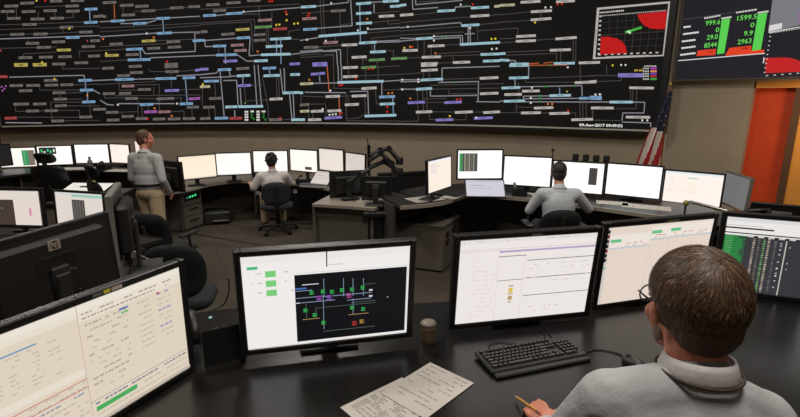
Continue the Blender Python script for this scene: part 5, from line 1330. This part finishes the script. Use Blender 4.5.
slate('touch_screen', 'tilted pale touch screen beside the blue binder', 322, 176, 7.68, BZ, .34, .26, -28, 48, (224, 214, 208), 'touch screen')
slate('touch_screen', 'large bright tilted desk screen behind the dark striped monitor', 88, 192, 6.9, .72, .62, .30, -2, 74, (250, 244, 234), 'touch screen')
b = console('console_desk', 'low dark desk under the bright tilted desk screen', [px(60, 196, 6.6)[:2], px(90, 196, 6.55)[:2], px(116, 196, 6.6)[:2]], .75, .72, 0, (DESKDARK, PANEL), 1, .4, 2)
def book(name, label, cx, cy, z, w, d, h, rot, material, cat='book'):
    p = pz(cx, cy, z); t = thing(name, label, cat, (p.x, p.y, z), R(rot)); b = MB(); b.box((0, 0, h-.003), (w, d, .004)); b.box((0, 0, .002), (w, d, .004)); b.box((-w/2+.003, 0, h/2), (.006, d, h)); b.build('cover', material, t)
    b = MB(); b.box((.004, 0, h/2), (w-.012, d-.012, h-.009)); b.build('pages', PAPER, t); return t
BLUEB = mat('dark_blue_cover', (40, 46, 72), .5)
book('binder', 'thick dark blue binder on the pale worktop', 314, 187, BZ, .46, .14, .05, -12, BLUEB, 'binder')
def rot_sheet(label, x, y, z, w, h, rot, lines=8, curl=0.): return sheet('paper_sheet', label, x, y, z+.001, w, h, R(rot), lines, None, (222, 212, 200), curl)
rot_sheet('papers lying near the angled monitor at the open desk end', 425, 199, DZ, .30, .42, -60)
rot_sheet('small paper beside the angled monitor\'s foot', 452, 196.5, DZ, .21, .28, -30)
rot_sheet('long white paper at the dark haired operator\'s right hand', 612, 203, DZ, .21, .34, 70, 5)
rot_sheet('wide pale paper in front of the blank flag side monitor', 646, 207, DZ, .25, .50, 62, 5)
rot_sheet('paper by the dark haired operator\'s left elbow', 531, 192.5, DZ, .21, .28, 30, 5)
rot_sheet('white paper on the pale desk section beside the monitor back', 364, 200.5, .78, .22, .26, 20, 4)
rot_sheet('papers on the far desk beside the bottle', 78, 168.5, AZ, .6, .34, 10, 6)
rot_sheet('loose white paper near the standing man on the far desk', 120, 170.5, AZ, .45, .3, -5, 6)
rot_sheet('crumpled paper lying on the squat pedestal', 436, 217, PEDH, .21, .24, 15, 3, .004)
def phone_small(label, x, y, z, rot):
    p = pz(x, y, z); t = thing('telephone', label, 'telephone', (p.x, p.y, z), R(rot)); b = MB(); b.prism([(-.1, 0), (.1, 0), (.1, .03), (-.1, .09)], -.09, .09, Matrix.Rotation(R(90), 4, 'X')@Matrix.Rotation(R(90), 4, 'Y')); b.build('case', BLACK, t)
    b = MB(); b.tube(smooth_path([(-.06, .09, .10), (-.06, .07, .13), (-.06, 0, .12), (-.06, -.07, .09), (-.06, -.09, .05)]), .018); b.build('handset', BLACK, t)
    return t
phone_small('black telephone left of the dark haired operator', 519, 194.5, DZ, -10)
phone_small('small black telephone right of the curly haired operator', 303, 183.5, BZ, -10)
phone_small('black telephone on the far desk near the standing man', 104, 169, AZ, 0)
def simple_kb(label, x, y, z, rot, w=.44):
    p = pz(x, y, z); t = thing('keyboard', label, 'keyboard', (p.x, p.y, z), R(rot)); b = MB(); b.box((0, 0, .012), (w, .16, .02), bev=.005); b.build('case', BLACK, t); b = MB()
    for i in range(5):
        for j in range(18): b.box((-w/2+.02+j*(w-.03)/18, -.06+i*.028, .025), (.019, .022, .008))
    o = b.build('keys', DARKPL, t); o['kind'] = 'stuff'; return t
simple_kb('black keyboard at the foot of the angled monitor', 447, 194.5, DZ, -35, .40)
simple_kb('black keyboard before the dark haired operator', 568, 200.5, DZ, -20)
# bottles
def bottle(label, x, y, z, material, h=.22, r=.035):
    p = pz(x, y, z); t = thing('bottle', label, 'bottle', (p.x, p.y, z)); b = MB(); b.lathe([(0, 0), (r, 0), (r, h*.6), (r*.8, h*.72), (r*.4, h*.82), (r*.4, h*.92), (0, h*.92)]); b.build('body', material, t); b = MB(); b.lathe([(0, h*.9), (r*.5, h*.9), (r*.5, h), (0, h)]); b.build('cap', BLACK, t)
bottle('grey drinking bottle standing among papers on the far desk', 91, 169.5, AZ, mat('grey_bottle', (120, 114, 106), .4), .24, .045)
bottle('dark slim bottle between the two middle white monitors', 254, 177.5, BZ, BLACK, .26, .03)
# wooden easel
p = pz(95, 197, .72); t = thing('easel', 'small wooden easel of two slanted sticks on the low desk', 'easel', (p.x, p.y, .72)); WOOD = mat('pale_wood', (190, 160, 110), .6, var=.2, vscale=30, stretch=(1, 1, .1))
for s in (-1, 1):
    b = MB(); b.tube([(s*.075, -.02*s, 0), (s*.015, 0, .21)], .018, 8); b.build('stick', WOOD, t)
b = MB(); b.box((0, 0, .215), (.07, .05, .03), bev=.01); b.build('clamp', WOOD, t)
# articulated arm cluster
p = pz(378, 201, .78); t = thing('articulated_arm_stand', 'cluster of black articulated monitor arms on a post', 'arm stand', (p.x-.12, p.y+.1, .781))
b = MB(); b.cyl((0, 0, 0), (0, 0, .72), .022); b.build('post', DARKMETAL, t); b = MB(); b.box((0, 0, .012), (.2, .16, .024), bev=.006); b.build('base', DARKMETAL, t)
b = MB(); b.cyl((0, 0, .70), (-.02, 0, .80), .006); b.build('antenna', DARKMETAL, t)
for a in ([(0, 0, .52), (.16, -.05, .62), (.30, -.02, .48), (.34, .02, .34)], [(0, 0, .42), (.20, .05, .50), (.40, .06, .36)], [(0, 0, .40), (-.12, -.08, .34), (-.25, -.04, .22)], [(0, 0, .58), (.14, .10, .64), (.26, .12, .66), (.40, .10, .50)]):
    b = MB(); b.tube(a, .032, 8)
    o = b.build('arm', BLACK, t); b = MB()
    for q in a[1:-1]:
        b = MB(); b.cyl(Vector(q)+Vector((0, -.035, 0)), Vector(q)+Vector((0, .035, 0)), .04); b.build('joint', BLACK, o)
    b = MB(); b.box(a[-1], (.10, .03, .10), bev=.008); b.build('mount_plate', BLACK, o)
# black partition between the two console groups
b = console('console_back_panel', 'low black console panel behind the angled monitor', [px(378, 193, 6.95)[:2], px(405, 190, 7.05)[:2], px(440, 186, 7.3)[:2]], .08, 1.02, 0, (BLACK, BLACK), 1, .02, 2)
b['category'] = 'panel'
p = px(376, 208, 5.9); t = thing('console_post', 'black support column under the arm cluster', 'column', (p.x, p.y, 0)); b = MB(); b.box((0, 0, .33), (.20, .18, .66), bev=.01); b.build('column', BLACK, t); b = MB(); b.box((.02, -.04, .695), (.34, .30, .07), bev=.015); b.build('head_block', BLACK, t)
# black printer / case on the floor under the desk
p = pz(218, 222, 0); t = thing('floor_printer', 'small dark printer on the floor under the curved desk', 'printer', (p.x, p.y, 0), R(20)); b = MB(); b.box((0, 0, .11), (.42, .36, .20), bev=.02); b.build('body', DARKPL, t)
b = MB(); b.box((.05, -.19, .07), (.26, .10, .02), bev=.004); b.build('tray', LAMINATE, t); b = MB(); b.box((0, 0, .215), (.34, .28, .015), bev=.005); b.build('lid', BLACK, t)
# four small dark loudspeakers on the wall ledge behind the monitors
for k, lb in enumerate(('small dark speaker left-most in the row over the dark block monitor', 'small dark speaker second in the row over the dark block monitor', 'small dark speaker third in the row over the dark block monitor', 'small dark speaker at the flag end of the row behind monitors')):
    lb = lb.replace('left-most', 'farthest from the flag')
    p = px(579+k*10.5, 158.5+k*.55, 6.15-.035*k); t = thing('desk_speaker', lb, 'speaker', (p.x, p.y+.12, DZ), R(-28)); z = p.z-DZ
    b = MB(); b.box((0, 0, z+.0), (.075, .05, .09), bev=.01); b.build('cabinet', BLACK, t); b = MB(); b.cyl((0, -.024, z), (0, -.03, z), .026); b.build('cone', DARKPL, t); b = MB(); b.cyl((0, 0, 0.0), (0, 0, z-.04), .012); b.cyl((0, 0, 0), (0, 0, .012), .05); b.build('stand', DARKMETAL, t)
p = px(553, 150, 6.15); t = thing('desk_microphone', 'thin upright microphone between two white monitors', 'microphone', (p.x, p.y, DZ)); b = MB(); b.cyl((0, 0, 0), (0, 0, p.z-DZ), .006); b.build('stem', BLACK, t); b = MB(); b.ball((0, 0, p.z-DZ), .022, 10); b.build('capsule', BLACK, t); b = MB(); b.cyl((0, 0, 0), (0, 0, .015), .05); b.build('base', BLACK, t)
# gooseneck lamp in front of the ruled table monitor
p = pz(684, 217, DZ); t = thing('desk_lamp', 'pale folding desk lamp in front of the pale ruled table monitor', 'lamp', (p.x, p.y, DZ)); q = px(686, 203, p.y)-p; q2 = px(727, 211, p.y-.25)-p
b = MB(); b.cyl((0, 0, 0), (0, 0, .015), .06); b.build('base', DARKPL, t); b = MB(); b.cyl((0, 0, 0), q, .010); b.build('stem', DARKPL, t); b = MB(); b.tube([q, q+(q2-q)*.1+Vector((0, 0, .02)), q2], .016); b.build('arm', METAL, t); b = MB(); b.ball(q, .03, 10); b.build('joint', mat('olive_joint', (140, 140, 60), .5), t)
# dark monitor with arm by the door
p = px(776, 200, 4.4); t = monitor('black monitor back on a bent arm below the orange door', (p.x, p.y, .80), R(150), R(8), .22, .34, .22, None, False, stand='foot')
b = MB(); b.tube([(.02, .10, .02), (.06, .09, .30), (.20, .06, .26), (.34, .02, .14)], .026, 8); b.build('bent_arm', BLACK, t)
console('console_desk', 'dark desk end below the orange door', [px(752, 215, 4.2)[:2], px(790, 217, 4.2)[:2], px(830, 219, 4.2)[:2]], .6, .80, 0, (DESKDARK, PANEL), 1, .3, 2)
p = px(740, 212, 4.45); t = thing('storage_box', 'small yellow green box beside the black monitor back', 'box', (p.x, p.y, .80), R(10)); b = MB(); b.box((0, 0, .04), (.12, .12, .08), bev=.004); b.build('box', mat('yellow_green_card', (170, 150, 40), .6), t); b = MB(); b.box((0, 0, .085), (.125, .125, .014), bev=.003); b.build('lid', mat('green_card', (70, 110, 60), .6), t)

# ------------------------------------------------------------------ flags
def flag(label, top, zlow, stars, red, white, D, lean, w=.95, spread=.42, name='flag'):
    t = thing(name, label, 'flag', (top.x, top.y, 0))
    b = MB(); b.cyl((0, 0, .02), (0, 0, top.z), .012); b.build('pole', mat('gold_pole', (150, 116, 60), .4, .6), t); b = MB(); b.cyl((0, 0, 0), (0, 0, .05), .14, .05, 20); b.build('base', DARKMETAL, t)
    b = MB(); b.ball((0, 0, top.z+.02), (.02, .02, .035), 10); b.build('finial', mat('gold_finial', (196, 160, 90), .35, .7), t)
    # draped cloth: hoist gathered at the pole, fly hanging down in folds
    H = top.z-.05-zlow; nu, nv = 64, 40; b = MB(); pts = []
    for j in range(nv+1):
        v = j/nv
        for i in range(nu+1):
            u = i/nu; wd = spread*(.06+.94*v**.8)
            x = .02-u*wd; fold = .05*v**.5*math.sin(u*16+1.2*v)+.025*math.sin(u*33)*v; y = -.03+fold
            z = top.z-.06-H*v-.10*u*(v**1.5)*lean
            pts.append(Vector((x, y, z)))
    def colr(u, v):
        a = u*1.0; s = v
        if stars and v < .52-.12*u: return (38, 40, 62)
        k = int((u*5.4-v*1.2+8)*1.0) % 2
        return red if k == 0 else white
    for j in range(nv):
        for i in range(nu):
            b.col = lin(colr((i+.5)/nu, (j+.5)/nv) if stars is not None else red)
            a = j*(nu+1)+i; b.add([pts[a], pts[a+1], pts[a+nu+2], pts[a+nu+1]], [(0, 1, 2, 3)], True)
    me = b.mesh('cloth'); bm = bmesh.new(); bm.from_mesh(me); bmesh.ops.remove_doubles(bm, verts=bm.verts, dist=1e-5); bm.to_mesh(me); bm.free()
    me.materials.append(cmat('flag_cloth', .85)); o = bpy.data.objects.new('cloth', me); COL.objects.link(o); o.parent = t
    m_ = o.modifiers.new('thickness', 'SOLIDIFY'); m_.thickness = .002
    if stars:
        b = MB(); b.col = lin((206, 200, 194))
        for j in range(8):
            for i in range(4):
                u = (i+.5+(.5 if j % 2 else 0))/4.6; v = .09+j*.055
                if v > .48-.12*u: continue
                a = int(v*nv)*(nu+1)+int(u*nu); c = pts[a]; nn = (pts[a+1]-pts[a-1]).cross(pts[a+nu+1]-pts[a]).normalized()
                if nn.y > 0: nn = -nn
                ex = (pts[a+1]-pts[a-1]).normalized(); ez = nn.cross(ex); r0 = .013*(.5+v)
                P = []
                for k in range(10):
                    an = math.pi/2+k*math.pi/5; rr = r0 if k % 2 == 0 else r0*.42; P.append(c+nn*.006+ex*math.cos(an)*rr*.8+ez*math.sin(an)*rr)
                b.add(P, [tuple(range(10))])
        b.build('stars', PRINT, o)
    return t
ft = px(670.5, 86, 6.9)
flag('star spangled red and white striped flag hanging on its pole by the video wall', ft, px(650, 172, 6.9).z, True, (176, 50, 46), (226, 216, 206), 6.9, 1., spread=.47)
ft = px(-6, 112, 10.0)
flag('dark red flag hanging at the left end of the video wall', ft, px(0, 150, 10.0).z, None, (92, 34, 28), (92, 34, 28), 10.0, 1., spread=.25)
